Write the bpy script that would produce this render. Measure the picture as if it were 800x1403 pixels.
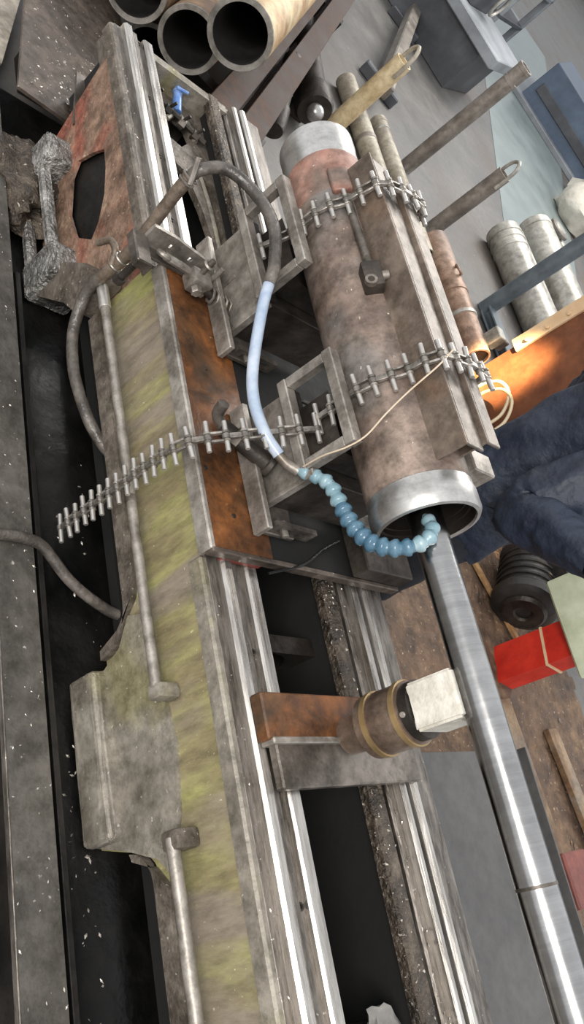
import bpy, bmesh, math, random
from mathutils import Vector, Matrix
random.seed(7)
R = math.radians
scn = bpy.context.scene
COL = scn.collection
for o in list(bpy.data.objects): bpy.data.objects.remove(o)

# ------------------------------------------------------------------ camera, world, sun, lights, exposure
F = 1150.0
cam = bpy.data.cameras.new('camera'); cam_o = bpy.data.objects.new('camera', cam); COL.objects.link(cam_o)
cam.sensor_fit = 'VERTICAL'; cam.sensor_height = 24.0; cam.lens = F / 1403 * 24.0
cam.clip_start = 0.02; cam.clip_end = 200
RT = Vector((0.6668122, -0.19885625, 0.71820449)); DN = Vector((0.19465762, -0.88380556, -0.42543641)); FW = Vector((0.71935381, 0.42349017, -0.55062344))
cam_o.matrix_world = Matrix(((RT.x, -DN.x, -FW.x, 0), (RT.y, -DN.y, -FW.y, 0), (RT.z, -DN.z, -FW.z, 1.85), (0, 0, 0, 1)))
scn.camera = cam_o
w = bpy.data.worlds.new('world'); scn.world = w; w.use_nodes = True
bg = w.node_tree.nodes['Background']; bg.inputs[0].default_value = (0.95, 0.97, 1.0, 1); bg.inputs[1].default_value = 0.80
def sun(name, direction, energy, angle, color):
    l = bpy.data.lights.new(name, 'SUN'); l.energy = energy; l.angle = R(angle); l.color = color
    o = bpy.data.objects.new(name, l); COL.objects.link(o)
    o.rotation_euler = Vector(direction).to_track_quat('-Z', 'Y').to_euler(); o.location = (0, 0, 6)
def area(name, loc, target, sx, sy, energy, color):
    l = bpy.data.lights.new(name, 'AREA'); l.shape = 'RECTANGLE'; l.size = sx; l.size_y = sy; l.energy = energy; l.color = color
    o = bpy.data.objects.new(name, l); COL.objects.link(o); o.location = loc
    o.rotation_euler = (Vector(target) - Vector(loc)).to_track_quat('-Z', 'Y').to_euler()
area('assumed_window_light', (8.5, 7.5, 6.2), (1.6, 1.3, 0.8), 7, 3, 520, (1.0, 0.97, 0.92))  # area lamp for an unseen window, assumed from bright reflections on the rails
area('front_fill', (-3.0, -1.0, 4.2), (1.5, 1.0, 0.6), 3.5, 2.5, 260, (1.0, 0.96, 0.90))  # added fill light for the front faces, not a real door
def spot(name, loc, target, energy, deg, color, blend=0.5):
    l = bpy.data.lights.new(name, 'SPOT'); l.energy = energy; l.spot_size = R(deg); l.spot_blend = blend; l.color = color; l.shadow_soft_size = 0.05
    o = bpy.data.objects.new(name, l); COL.objects.link(o); o.location = loc
    o.rotation_euler = (Vector(target) - Vector(loc)).to_track_quat('-Z', 'Y').to_euler()
spot('added_column_spot', (1.6, 1.9, 5.6), (4.66, 2.86, 0.16), 42000, 4.4, (1.0, 0.76, 0.40), 1.0)  # spot lamp added for the column foot's glow; the roof window is assumed
spot('added_strip_spot', (6.0, -2.2, 5.6), (3.95, 1.55, 0.25), 1500, 10, (1.0, 0.78, 0.48), 0.7)  # another added spot, warming the strips near the worker; its sunbeam is assumed
vs = scn.view_settings
vs.view_transform = 'Standard'; vs.look = 'None'; vs.gamma = 1.0; vs.use_curve_mapping = False; vs.exposure = 0.55

# ------------------------------------------------------------------ materials
def hexc(h):
    h = h.lstrip('#'); c = [int(h[i:i + 2], 16) / 255 for i in (0, 2, 4)]
    return tuple((x / 12.92 if x <= 0.04045 else ((x + 0.055) / 1.055) ** 2.4) for x in c) + (1,)
MATS = {}
GRIME = dict(olive=0.4, redoxide=0.6, castgrey=0.6, castlight=0.55, rust=0.65, steel=0.6, steel_light=0.55, cylbody=0.62, redbody=0.5, plate_brown=0.55, beam_grey=0.5,
             floor=0.25, drum=0.5, way_dull=0.55, way=0.35, pipe_rust=0.5, pipe_tan=0.4, tube_beige=0.45, tube_rust=0.45, tube_grey=0.4, tube_cream=0.3, silver=0.3, beam_brown=0.4, steel_dark=0.5,
             silver_foot=0.5, chain=0.4, riser=0.5, rubber=0.4, orange=0.3, dirt=0.5, concrete=0.4, pipe_rim=0.4, nylon=0.25, polished=0.25, red=0.2, tray=0.2, trouser=0.2)
def mat(name, cols, scale=6, rough=(0.45, 0.7), metal=0.0, bump=0.15, speck=None, speck_amt=0.0, speck_scale=90, stretch=(1, 1, 1), detail=6, patch=None, patch_scale=2.0, patch_amt=0.45, trans=0.0, bscale=None, brushed=None, grime=None, gscale=None):
    """cols: 2-4 hex colours blended by noise; speck: bright chips; patch: a second broad colour; all in object space"""
    if grime is None: grime = GRIME.get(name, 0.0)
    if gscale is None: gscale = 16
    m = bpy.data.materials.new(name); m.use_nodes = True; nt = m.node_tree; N = nt.nodes; L = nt.links
    b = N['Principled BSDF']
    tc = N.new('ShaderNodeTexCoord'); mp = N.new('ShaderNodeMapping'); mp.inputs['Scale'].default_value = stretch
    L.new(tc.outputs['Object'], mp.inputs['Vector'])
    n1 = N.new('ShaderNodeTexNoise'); n1.inputs['Scale'].default_value = scale; n1.inputs['Detail'].default_value = detail; n1.inputs['Roughness'].default_value = 0.65
    L.new(mp.outputs[0], n1.inputs['Vector'])
    cr = N.new('ShaderNodeValToRGB'); el = cr.color_ramp.elements
    lo, hi = 0.32, 0.68
    for i, c in enumerate(cols):
        p = lo + (hi - lo) * i / max(1, len(cols) - 1)
        e = el[i] if i < 2 else el.new(p)
        e.position = p; e.color = hexc(c)
    if len(cols) == 1: el[1].color = hexc(cols[0])
    L.new(n1.outputs['Fac'], cr.inputs[0])
    col = cr.outputs[0]
    def mix(a, bcol, fac):
        x = N.new('ShaderNodeMix'); x.data_type = 'RGBA'
        L.new(fac, x.inputs[0]); L.new(a, x.inputs[6]); x.inputs[7].default_value = hexc(bcol); return x.outputs[2]
    def ramp(src, a, c, v=1.0):
        r = N.new('ShaderNodeMapRange'); r.inputs[1].default_value = a; r.inputs[2].default_value = c; r.inputs[4].default_value = v; L.new(src, r.inputs[0]); return r.outputs[0]
    if patch:
        n2 = N.new('ShaderNodeTexNoise'); n2.inputs['Scale'].default_value = patch_scale; n2.inputs['Detail'].default_value = 4; n2.inputs['Distortion'].default_value = 0.6
        L.new(mp.outputs[0], n2.inputs['Vector'])
        t = 1 - patch_amt
        col = mix(col, patch, ramp(n2.outputs['Fac'], t - 0.06, t + 0.08))
    if speck:
        n3 = N.new('ShaderNodeTexNoise'); n3.inputs['Scale'].default_value = speck_scale; n3.inputs['Detail'].default_value = 3
        L.new(tc.outputs['Object'], n3.inputs['Vector'])
        col = mix(col, speck, ramp(n3.outputs['Fac'], 0.74 - speck_amt * 0.2, 0.80 - speck_amt * 0.2))
    if grime:
        n4 = N.new('ShaderNodeTexNoise'); n4.inputs['Scale'].default_value = gscale; n4.inputs['Detail'].default_value = 12; n4.inputs['Roughness'].default_value = 0.75
        L.new(mp.outputs[0], n4.inputs['Vector'])
        gr = N.new('ShaderNodeValToRGB'); ge = gr.color_ramp.elements; ge[0].position = 0.36; ge[1].position = 0.58
        ge[0].color = (1 - grime, 1 - grime, 1 - grime * 1.05, 1); ge[1].color = (1.0, 1.0, 1.0, 1)
        L.new(n4.outputs['Fac'], gr.inputs[0])
        x = N.new('ShaderNodeMix'); x.data_type = 'RGBA'; x.blend_type = 'MULTIPLY'; x.inputs[0].default_value = 1.0
        L.new(col, x.inputs[6]); L.new(gr.outputs[0], x.inputs[7]); col = x.outputs[2]
    if brushed:
        wv = N.new('ShaderNodeTexNoise'); wv.inputs['Scale'].default_value = 1.0; wv.inputs['Detail'].default_value = 8; wv.inputs['Roughness'].default_value = 0.8
        m2 = N.new('ShaderNodeMapping'); m2.inputs['Scale'].default_value = brushed; L.new(tc.outputs['Object'], m2.inputs['Vector']); L.new(m2.outputs[0], wv.inputs['Vector'])
        x = N.new('ShaderNodeMix'); x.data_type = 'RGBA'; x.blend_type = 'MULTIPLY'; x.inputs[0].default_value = 0.35
        g = N.new('ShaderNodeValToRGB'); g.color_ramp.elements[0].position = 0.35; g.color_ramp.elements[1].position = 0.65; g.color_ramp.elements[0].color = (0.35, 0.35, 0.35, 1)
        L.new(wv.outputs['Fac'], g.inputs[0]); L.new(col, x.inputs[6]); L.new(g.outputs[0], x.inputs[7]); col = x.outputs[2]
    L.new(col, b.inputs['Base Color'])
    rr = N.new('ShaderNodeMapRange'); rr.inputs[1].default_value = 0.3; rr.inputs[2].default_value = 0.7; rr.inputs[3].default_value = rough[0]; rr.inputs[4].default_value = rough[1]
    L.new(n1.outputs['Fac'], rr.inputs[0]); L.new(rr.outputs[0], b.inputs['Roughness'])
    b.inputs['Metallic'].default_value = metal
    if trans: b.inputs['Transmission Weight'].default_value = trans
    if bump:
        nb = N.new('ShaderNodeTexNoise'); nb.inputs['Scale'].default_value = bscale or scale * 5; nb.inputs['Detail'].default_value = 4
        L.new(mp.outputs[0], nb.inputs['Vector'])
        bp = N.new('ShaderNodeBump'); bp.inputs['Strength'].default_value = bump; bp.inputs['Distance'].default_value = 0.02
        L.new(nb.outputs['Fac'], bp.inputs['Height']); L.new(bp.outputs[0], b.inputs['Normal'])
    MATS[name] = m
    return m
mat('floor', ['555350', '63605d', '716e6a'], 1.2, (0.35, 0.65), 0, 0.08, patch='5f564f', patch_scale=0.5, patch_amt=0.42, speck='b0aaa2', speck_amt=0.15, speck_scale=25)
mat('lane', ['6f7877', '7d8785'], 2, (0.3, 0.5), 0, 0.03)
mat('dirt', ['48372b', '6a5341', '866d56'], 7, (0.6, 0.9), 0, 0.5, speck='b59e86', speck_amt=0.45, speck_scale=55)
mat('oil_shade_black', ['050505', '0b0a09', '15110e'], 4, (0.3, 0.6), 0, 0.3)  # oil black that also carries painted shade under the bed and behind the hole
mat('void_shade', ['040404', '080706', '0e0c0a'], 5, (0.8, 0.95), 0, 0.2)  # shade of the bed hollow and saddle gap, painted as near-black
mat('wall', ['9aa0a4', 'abb0b3'], 0.7, (0.6, 0.8), 0, 0.03)
mat('olive', ['6e634e', '84795b', '918b60', 'a4a263'], 5, (0.35, 0.6), 0, 0.3, stretch=(1, 1.6, 0.45), patch='877c6e', patch_scale=3.2, patch_amt=0.50, speck='c8c0a4', speck_amt=0.22, speck_scale=110)
mat('redoxide', ['5f4a3c', '7d6352', '8f7361', 'a98f78'], 9, (0.5, 0.75), 0, 0.5, patch='915544', patch_scale=4.0, patch_amt=0.43, speck='c2ab92', speck_amt=0.3, speck_scale=80)
mat('castgrey', ['4f4740', '6d645b', '857b70'], 9, (0.4, 0.65), 0.25, 0.4, speck='c9c1b6', speck_amt=0.3, speck_scale=90)
mat('castlight', ['6f685e', '8b8479', 'a39c90'], 6, (0.4, 0.65), 0.2, 0.25, patch='8b8466', patch_scale=4, patch_amt=0.38, speck='cfc8bd', speck_amt=0.25, speck_scale=80)
mat('grimy', ['2a2521', '453c33', '6b6053'], 14, (0.3, 0.6), 0.3, 0.8, speck='b8afa2', speck_amt=0.45, speck_scale=70)
mat('silver_foot', ['6e6a66', '9a9793', 'c6c3bf'], 12, (0.3, 0.5), 0.55, 0.9, speck='f2efec', speck_amt=0.4, speck_scale=60)
mat('way', ['8f8983', 'b9b4ae', 'd8d4ce'], 5, (0.18, 0.38), 0.85, 0.05, stretch=(6, 0.5, 6), patch='8a7c6c', patch_scale=2, patch_amt=0.33)
mat('way_dull', ['565049', '77706a', '8d867f'], 8, (0.3, 0.55), 0.7, 0.15, stretch=(3, 0.6, 3), speck='d8d2c8', speck_amt=0.2)
mat('rust', ['422c1d', '653f22', '824f26', '936237'], 4.5, (0.35, 0.65), 0.15, 0.25, patch='4c3826', patch_scale=3.2, patch_amt=0.42, speck='a3805a', speck_amt=0.15, speck_scale=60)
mat('steel', ['5a544e', '787069', '928a82'], 6, (0.35, 0.6), 0.65, 0.15, patch='4a4038', patch_scale=3.5, patch_amt=0.4)
mat('iron_brown', ['574b43', '74665b', '8c7d71'], 5, (0.35, 0.6), 0.4, 0.15, patch='7b6350', patch_scale=4, patch_amt=0.42, grime=0.5)
mat('steel_light', ['827b74', 'a29b93', 'bdb6ae'], 7, (0.35, 0.55), 0.55, 0.1, patch='6d645a', patch_scale=5, patch_amt=0.36)
mat('steel_dark', ['2a2623', '3e3833', '544c45'], 6, (0.4, 0.6), 0.5, 0.2)
mat('plate_brown', ['473d36', '5d524a', '6e6259'], 4, (0.35, 0.6), 0.35, 0.3, speck='d9d2c8', speck_amt=0.3, speck_scale=45)
mat('chain', ['6e6862', '938d86', 'b4aea7'], 20, (0.3, 0.5), 0.7, 0.1)
mat('pin', ['a5a09a', 'c3bfb9'], 20, (0.28, 0.42), 0.7, 0.05)
mat('cylbody', ['564a42', '7a695f', '978578', 'b3a396'], 5, (0.4, 0.62), 0.25, 0.15, patch='77716d', patch_scale=3.0, patch_amt=0.5, speck='d4c6b8', speck_amt=0.2, speck_scale=70)
mat('redbody', ['80594c', '9a7163', 'b29082'], 6, (0.4, 0.62), 0.2, 0.15, patch='7c6a60', patch_scale=5, patch_amt=0.42, speck='d2c3b6', speck_amt=0.25)
mat('polished', ['a7a5a2', 'c3c1be', 'd3d1ce'], 4, (0.28, 0.4), 0.85, 0.03, brushed=(2, 30, 2))
mat('bar', ['8b8a89', 'a5a4a3', 'bbbab9'], 3, (0.16, 0.28), 1.0, 0.03, brushed=(1.2, 45, 1.2))
mat('bore', ['2c2825', '3f3935'], 6, (0.3, 0.5), 0.7, 0.1)
mat('rubber', ['3b3733', '524c47', '736c65'], 12, (0.2, 0.4), 0, 0.25)
mat('riser', ['5a4d42', '75675a', '8c7d6f'], 10, (0.4, 0.6), 0.35, 0.2)
mat('clearhose', ['9badc4', 'b8c5d6', 'd6dee8'], 9, (0.06, 0.12), 0, 0.03, patch='8ba0c0', patch_scale=6, patch_amt=0.4, trans=0.3)
mat('locline', ['3a5a70', '4e7289', '7090a1'], 10, (0.12, 0.25), 0, 0.05, trans=0.3)
mat('locline_pale', ['5d7d88', '7c969f', 'a2b3b8'], 10, (0.15, 0.3), 0, 0.05)
mat('nylon', ['b9b3a6', 'd0cbc0', 'dedad2'], 9, (0.45, 0.6), 0, 0.25, patch='c0b7a5', patch_scale=9, patch_amt=0.35)
mat('drum', ['5b4a40', '79675a', '8f8176'], 9, (0.3, 0.5), 0.45, 0.1, patch='6b3f33', patch_scale=8, patch_amt=0.4)
mat('brass', ['8d7754', 'a98f66'], 9, (0.3, 0.45), 0.6, 0.05)
mat('beam_grey', ['4b4743', '5b5752', '6b665f'], 5, (0.35, 0.6), 0.35, 0.2, speck='b9b3ab', speck_amt=0.22, speck_scale=40)
mat('beam_dark', ['211f1d', '2d2a28', '3b3734'], 5, (0.35, 0.6), 0.4, 0.2)
mat('tray', ['4c4a49', '575554', '605e5c'], 2, (0.35, 0.5), 0.35, 0.04)
mat('concrete', ['8a8176', 'a59b8e', 'bcb2a4'], 4, (0.6, 0.8), 0, 0.1)
mat('pipe_rust', ['5c4634', '7a5e45', '8f765b', 'a9947a'], 5, (0.45, 0.7), 0.25, 0.15, patch='8a8075', patch_scale=3, patch_amt=0.4)
mat('pipe_tan', ['96724c', 'b49168', 'd3bb95'], 4, (0.4, 0.65), 0.2, 0.1, patch='c9b38e', patch_scale=2.6, patch_amt=0.5)
mat('pipe_in', ['1c1a18', '2b2825', '37332f'], 5, (0.5, 0.7), 0.2, 0.1)
mat('pipe_rim', ['6e6963', '8a857e', 'a09b94'], 9, (0.4, 0.6), 0.4, 0.1)
mat('beam_brown', ['34251d', '432f25', '543d30'], 4, (0.6, 0.8), 0.1, 0.15)
mat('tube_beige', ['93897b', 'ada494', 'c5bdae'], 5, (0.4, 0.6), 0.25, 0.1, patch='80766a', patch_scale=3, patch_amt=0.38)
mat('tube_cream', ['c0a980', 'd3be97', 'e2d2b1'], 4, (0.4, 0.6), 0.1, 0.08)
mat('tube_grey', ['726a63', '898179', '9e968e'], 5, (0.35, 0.55), 0.45, 0.1)
mat('tube_rust', ['7d6252', '977b68', 'ae9583'], 4, (0.35, 0.6), 0.3, 0.1, patch='8b7a70', patch_scale=3, patch_amt=0.4)
mat('silver', ['8e8a82', 'aca89f', 'c2beb5'], 4, (0.3, 0.5), 0.5, 0.05)
mat('bluegrey', ['4a5257', '5b646a', '6b747a'], 5, (0.35, 0.55), 0.2, 0.05)
mat('orange', ['573424', '693d27', '7a4a2e'], 3, (0.4, 0.6), 0, 0.08, patch='5e3628', patch_scale=1.6, patch_amt=0.42)
mat('creamstrip', ['c9a883', 'dcc3a0'], 6, (0.45, 0.6), 0, 0.1)
mat('red', ['b3241a', 'c92f20', 'd23b29'], 5, (0.35, 0.5), 0, 0.05)
mat('dullred', ['6a3a33', '7d453c', '8f5348'], 6, (0.5, 0.7), 0, 0.1, grime=0.4)
mat('wiper', ['5a241c', '742e24'], 9, (0.5, 0.6), 0, 0.1)
mat('palegreen', ['a3aa8e', 'b9bfa4', 'c9ceb6'], 6, (0.4, 0.6), 0, 0.05)
mat('navy', ['181e2b', '1f2736', '283142'], 9, (0.5, 0.7), 0, 0.5, bscale=22)
mat('trouser', ['15171c', '1e2129', '282c35'], 9, (0.7, 0.9), 0, 0.3, bscale=14)
mat('skin', ['a8795c', 'b98a6b'], 6, (0.5, 0.6), 0, 0.05)
mat('hair', ['0d0c0b', '191715'], 20, (0.4, 0.6), 0, 0.4)
mat('motor', ['22211f', '33312f', '454240'], 6, (0.35, 0.55), 0.3, 0.1)
mat('wood', ['8d6a44', 'a98257', 'c59d6e'], 5, (0.5, 0.7), 0, 0.15, stretch=(1, 6, 6))
mat('fargrey', ['6d7073', '83868a', '979a9d'], 2, (0.45, 0.65), 0.2, 0.05)
mat('fardark', ['3b3c3f', '4c4d51', '5f6165'], 2, (0.45, 0.65), 0.2, 0.05)
mat('farblue', ['465162', '536072', '647182'], 2, (0.4, 0.6), 0.1, 0.05)
mat('sack', ['b3ada0', 'c9c3b6', 'd9d4c9'], 5, (0.7, 0.9), 0, 0.4)
mat('wire', ['b7a48c', 'd0c0aa'], 20, (0.4, 0.5), 0.2, 0)
mat('whitecable', ['cdb995', 'e0d0b0'], 10, (0.4, 0.5), 0, 0.05)
mat('bluevalve', ['3f62a0', '5b7fbb', '8ba6d2'], 9, (0.25, 0.4), 0.2, 0.05)
mat('swarf', ['7e776e', 'b7b0a6', 'd9d3ca'], 30, (0.25, 0.45), 0.6, 0.1)
mat('rag', ['5e5c59', '76736f', '8e8b86'], 7, (0.5, 0.7), 0, 0.3)

# ------------------------------------------------------------------ helpers
def BM(): return bmesh.new()
def box(bm, x0, x1, y0, y1, z0, z1, bev=0.0, seg=1):
    r = bmesh.ops.create_cube(bm, size=1.0)
    bmesh.ops.scale(bm, vec=(x1 - x0, y1 - y0, z1 - z0), verts=r['verts'])
    bmesh.ops.translate(bm, vec=((x0 + x1) / 2, (y0 + y1) / 2, (z0 + z1) / 2), verts=r['verts'])
    if bev:
        es = list({e for v in r['verts'] for e in v.link_edges})
        bmesh.ops.bevel(bm, geom=es, offset=bev, segments=seg, affect='EDGES', profile=0.6)
    return bm
def frame_of(d):
    d = Vector(d).normalized(); up = Vector((0, 0, 1)) if abs(d.z) < 0.9 else Vector((1, 0, 0))
    u = d.cross(up).normalized(); v = u.cross(d).normalized(); return d, u, v
def lathe(bm, p0, d, prof, seg=32, close=False):
    """prof: list of (distance along d, radius)"""
    d, u, v = frame_of(d); p0 = Vector(p0); rings = []
    for (t, r) in prof:
        if r < 1e-6: rings.append([bm.verts.new(p0 + d * t)]); continue
        rings.append([bm.verts.new(p0 + d * t + (u * math.cos(a) + v * math.sin(a)) * r) for a in [2 * math.pi * i / seg for i in range(seg)]])
    if close: rings.append(rings[0])
    for A, B in zip(rings[:-1], rings[1:]):
        for i in range(seg):
            j = (i + 1) % seg
            if len(A) == 1 and len(B) == 1: continue
            if len(A) == 1: bm.faces.new((A[0], B[i], B[j]))
            elif len(B) == 1: bm.faces.new((A[i], A[j], B[0]))
            else: bm.faces.new((A[i], A[j], B[j], B[i]))
    return bm
def cyl(bm, p0, p1, r0, r1=None, seg=20):
    p0 = Vector(p0); p1 = Vector(p1); L = (p1 - p0).length; r1 = r0 if r1 is None else r1
    c = min(0.15 * min(r0, r1), 0.2 * L)
    return lathe(bm, p0, p1 - p0, [(0, 0), (0, r0 - c), (c, r0), (L - c, r1), (L, r1 - c), (L, 0)], seg)
def hollow(bm, p0, p1, ro, ri, seg=32, depth=None):
    p0 = Vector(p0); p1 = Vector(p1); L = (p1 - p0).length
    return lathe(bm, p0, p1 - p0, [(0, ri), (0, ro), (L, ro), (L, ri)], seg, close=True)
def smooth_path(pts, n=8):
    P = [Vector(p) for p in pts]; P = [P[0] * 2 - P[1]] + P + [P[-1] * 2 - P[-2]]; out = []
    for i in range(1, len(P) - 2):
        a, b, c, d = P[i - 1:i + 3]
        for k in range(n):
            t = k / n
            out.append(0.5 * ((2 * b) + (c - a) * t + (2 * a - 5 * b + 4 * c - d) * t * t + (3 * b - 3 * c + d - a) * t ** 3))
    out.append(P[-2]); return out
def tube(bm, pts, r, seg=10, n=8, smooth=True):
    P = smooth_path(pts, n) if smooth else [Vector(p) for p in pts]
    rf = r if callable(r) else (lambda t: r)
    d, u, v = frame_of(P[1] - P[0]); rings = []
    for i, p in enumerate(P):
        t = (P[min(i + 1, len(P) - 1)] - P[max(i - 1, 0)]).normalized()
        u = (u - t * u.dot(t)).normalized(); v = t.cross(u); rr = rf(i / (len(P) - 1))
        rings.append([bm.verts.new(p + (u * math.cos(a) + v * math.sin(a)) * rr) for a in [2 * math.pi * k / seg for k in range(seg)]])
    for A, B in zip(rings[:-1], rings[1:]):
        for k in range(seg): bm.faces.new((A[k], A[(k + 1) % seg], B[(k + 1) % seg], B[k]))
    bm.faces.new(rings[0][::-1]); bm.faces.new(rings[-1]); return bm
def prism(bm, pts, axis, a0, a1, holes=()):
    """extrude a 2-D outline (with holes) along an axis; pts are the other two coordinates in order"""
    def V(p, a): return {'x': (a, p[0], p[1]), 'y': (p[0], a, p[1]), 'z': (p[0], p[1], a)}[axis]
    tmp = bmesh.new(); es = []
    for loop in [pts] + list(holes):
        vs = [tmp.verts.new(V(p, a0)) for p in loop]
        es += [tmp.edges.new((vs[i], vs[(i + 1) % len(vs)])) for i in range(len(vs))]
    bmesh.ops.triangle_fill(tmp, use_beauty=True, use_dissolve=False, edges=es)
    fs = list(tmp.faces)
    r = bmesh.ops.extrude_face_region(tmp, geom=fs)
    nv = [g for g in r['geom'] if isinstance(g, bmesh.types.BMVert)]
    off = {'x': (a1 - a0, 0, 0), 'y': (0, a1 - a0, 0), 'z': (0, 0, a1 - a0)}[axis]
    bmesh.ops.translate(tmp, vec=off, verts=nv)
    me = bpy.data.meshes.new('tmp'); tmp.to_mesh(me); tmp.free(); bm.from_mesh(me); bpy.data.meshes.remove(me)
    return bm
def torus(bm, c, axis, Rr, r, seg=24, ms=8, arc=(0, 2 * math.pi)):
    d, u, v = frame_of(axis); c = Vector(c); full = abs(arc[1] - arc[0] - 2 * math.pi) < 1e-4
    pts = [c + (u * math.cos(a) + v * math.sin(a)) * Rr for a in [arc[0] + (arc[1] - arc[0]) * i / seg for i in range(seg + 1)]]
    return tube(bm, pts, r, ms, smooth=False)
def wpos(o):
    p = Vector(o.location)
    while o.parent: o = o.parent; p += Vector(o.location)
    return p
def obj(name, bm, m, parent=None, smooth=None, base=None):
    """one mesh object; mesh given in world coordinates"""
    bmesh.ops.recalc_face_normals(bm, faces=bm.faces[:])
    if base is None: base = wpos(parent) if parent else Vector((0, 0, 0))
    else: base = Vector(base)
    bmesh.ops.translate(bm, vec=-base, verts=bm.verts[:])
    me = bpy.data.meshes.new(name); bm.to_mesh(me); bm.free()
    me.materials.append(MATS[m])
    if smooth is not None:
        for p in me.polygons: p.use_smooth = True
        try: me.set_sharp_from_angle(angle=R(smooth))
        except Exception: pass
    o = bpy.data.objects.new(name, me); COL.objects.link(o)
    if parent: o.parent = parent; o.location = base - wpos(parent)
    else: o.location = base
    return o
def tag(o, label, cat, group=None, kind=None):
    if label: o['label'] = label
    if cat: o['category'] = cat
    if group: o['group'] = group
    if kind: o['kind'] = kind
    return o
def thing(name, label, cat, loc, group=None):
    o = bpy.data.objects.new(name, None); COL.objects.link(o); o.location = loc; o.empty_display_size = 0.05
    return tag(o, label, cat, group)
def B(name, m, parent, x0, x1, y0, y1, z0, z1, bev=0.003):
    return obj(name, box(BM(), x0, x1, y0, y1, z0, z1, bev), m, parent)
def share(src, name, parent, loc):
    o = bpy.data.objects.new(name, src.data); COL.objects.link(o); o.parent = parent; o.location = Vector(loc) - wpos(parent); return o
def jitter(bm, amt, seed=0):
    rnd = random.Random(seed)
    for v in bm.verts: v.co += Vector((rnd.uniform(-1, 1), rnd.uniform(-1, 1), rnd.uniform(-1, 1))) * amt
    return bm

# ------------------------------------------------------------------ setting
fl = BM(); box(fl, -4, 45, -6, 45, -0.2, 0); f = obj('floor', fl, 'floor'); f['kind'] = 'structure'
wl = BM(); box(wl, 44, 44.4, -6, 45, 0, 9); o = obj('wall_back', wl, 'wall'); o['kind'] = 'structure'
wl = BM(); box(wl, -4, 45, 44, 44.4, 0, 9); o = obj('wall_left', wl, 'wall'); o['kind'] = 'structure'
ln = BM(); lv = [ln.verts.new(p) for p in ((5.9, 6.75, 0.004), (7.4, 6.0, 0.004), (6.9, 4.2, 0.004), (9.5, 5.0, 0.004), (14, 16, 0.004), (12.5, 17, 0.004))]
ln.free(); ln = BM(); prism(ln, [(6.6, 5.2), (7.9, 4.6), (14.5, 15.0), (12.0, 16.2)], 'z', 0.0, 0.004); o = obj('trim_1', ln, 'lane'); o['kind'] = 'structure'
dt = BM(); bmesh.ops.create_grid(dt, x_segments=110, y_segments=150, size=1.0)
bmesh.ops.scale(dt, vec=(1.35, 2.6, 1), verts=dt.verts[:]); bmesh.ops.translate(dt, vec=(3.4, 0.4, 0.012), verts=dt.verts[:])
from mathutils import noise as _nz
bmesh.ops.delete(dt, geom=[v for v in dt.verts if min(1.35 - abs(v.co.x - 3.4), 2.6 - abs(v.co.y - 0.4)) < 0.22 + 0.35 * _nz.noise(v.co * 2.2) + 0.12 * _nz.noise(v.co * 9)], context='VERTS')
for v in dt.verts: v.co.z += random.uniform(0, 0.008)
o = obj('dirty_ground', dt, 'dirt'); tag(o, 'brown dirt and metal dust covering the ground behind the lathe bed', 'dirt', kind='stuff')
pn = BM(); box(pn, 1.10, 2.12, -1.6, 2.95, 0.001, 0.012); o = obj('oil_pan', pn, 'oil_shade_black', base=(1.6, 0.6, 0)); tag(o, 'oily drip pan under the lathe bed, its black also standing for shade', 'pan')  # oily floor pan, coloured black to deepen the shade below the bed

# ------------------------------------------------------------------ lathe bed
bed = thing('lathe_bed', 'long cast iron lathe bed with worn olive and red oxide front', 'machine bed', (1.7, 1.0, 0.0))
YN, YF = -0.75, 2.83
def fillet(c, r, a0, a1, n=7): return [(c[0] + r * math.cos(R(a0 + (a1 - a0) * i / n)), c[1] + r * math.sin(R(a0 + (a1 - a0) * i / n))) for i in range(n + 1)]
# outline in (y, z): lower lip at 0.25, the near foot from y 0.22 to 0.67, the far foot from 2.0 to 2.6
out = [(YN, 0.53), (YN, 0.24), (0.12, 0.24)] + fillet((0.12, 0.16), 0.08, 90, 0, 5) + [(0.23, 0.03), (0.66, 0.03), (0.66, 0.13)] + fillet((0.80, 0.13), 0.12, 180, 90, 6)
out += [(1.60, 0.25), (1.78, 0.25)] + fillet((1.86, 0.17), 0.08, 90, 20, 4) + [(2.0, 0.03), (2.52, 0.03), (2.62, 0.18), (2.72, 0.53)]
ymid = [p for p in out]
# split the wall in the olive half and the red half at y = 1.74
olive = [p for p in out if p[0] <= 1.70] + [(1.74, 0.25), (1.74, 0.53)]
red = [(1.74, 0.53), (1.74, 0.25)] + [p for p in out if p[0] > 1.74]
hole = [(2.03, 0.285), (2.10, 0.21), (2.22, 0.19), (2.36, 0.225), (2.40, 0.27), (2.365, 0.35), (2.33, 0.405), (2.25, 0.40), (2.15, 0.375), (2.07, 0.33)]
obj('front_wall', prism(BM(), olive, 'x', 1.33, 1.375), 'olive', bed)
obj('front_wall_end', prism(BM(), red, 'x', 1.331, 1.343, [hole]), 'redoxide', bed)
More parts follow.
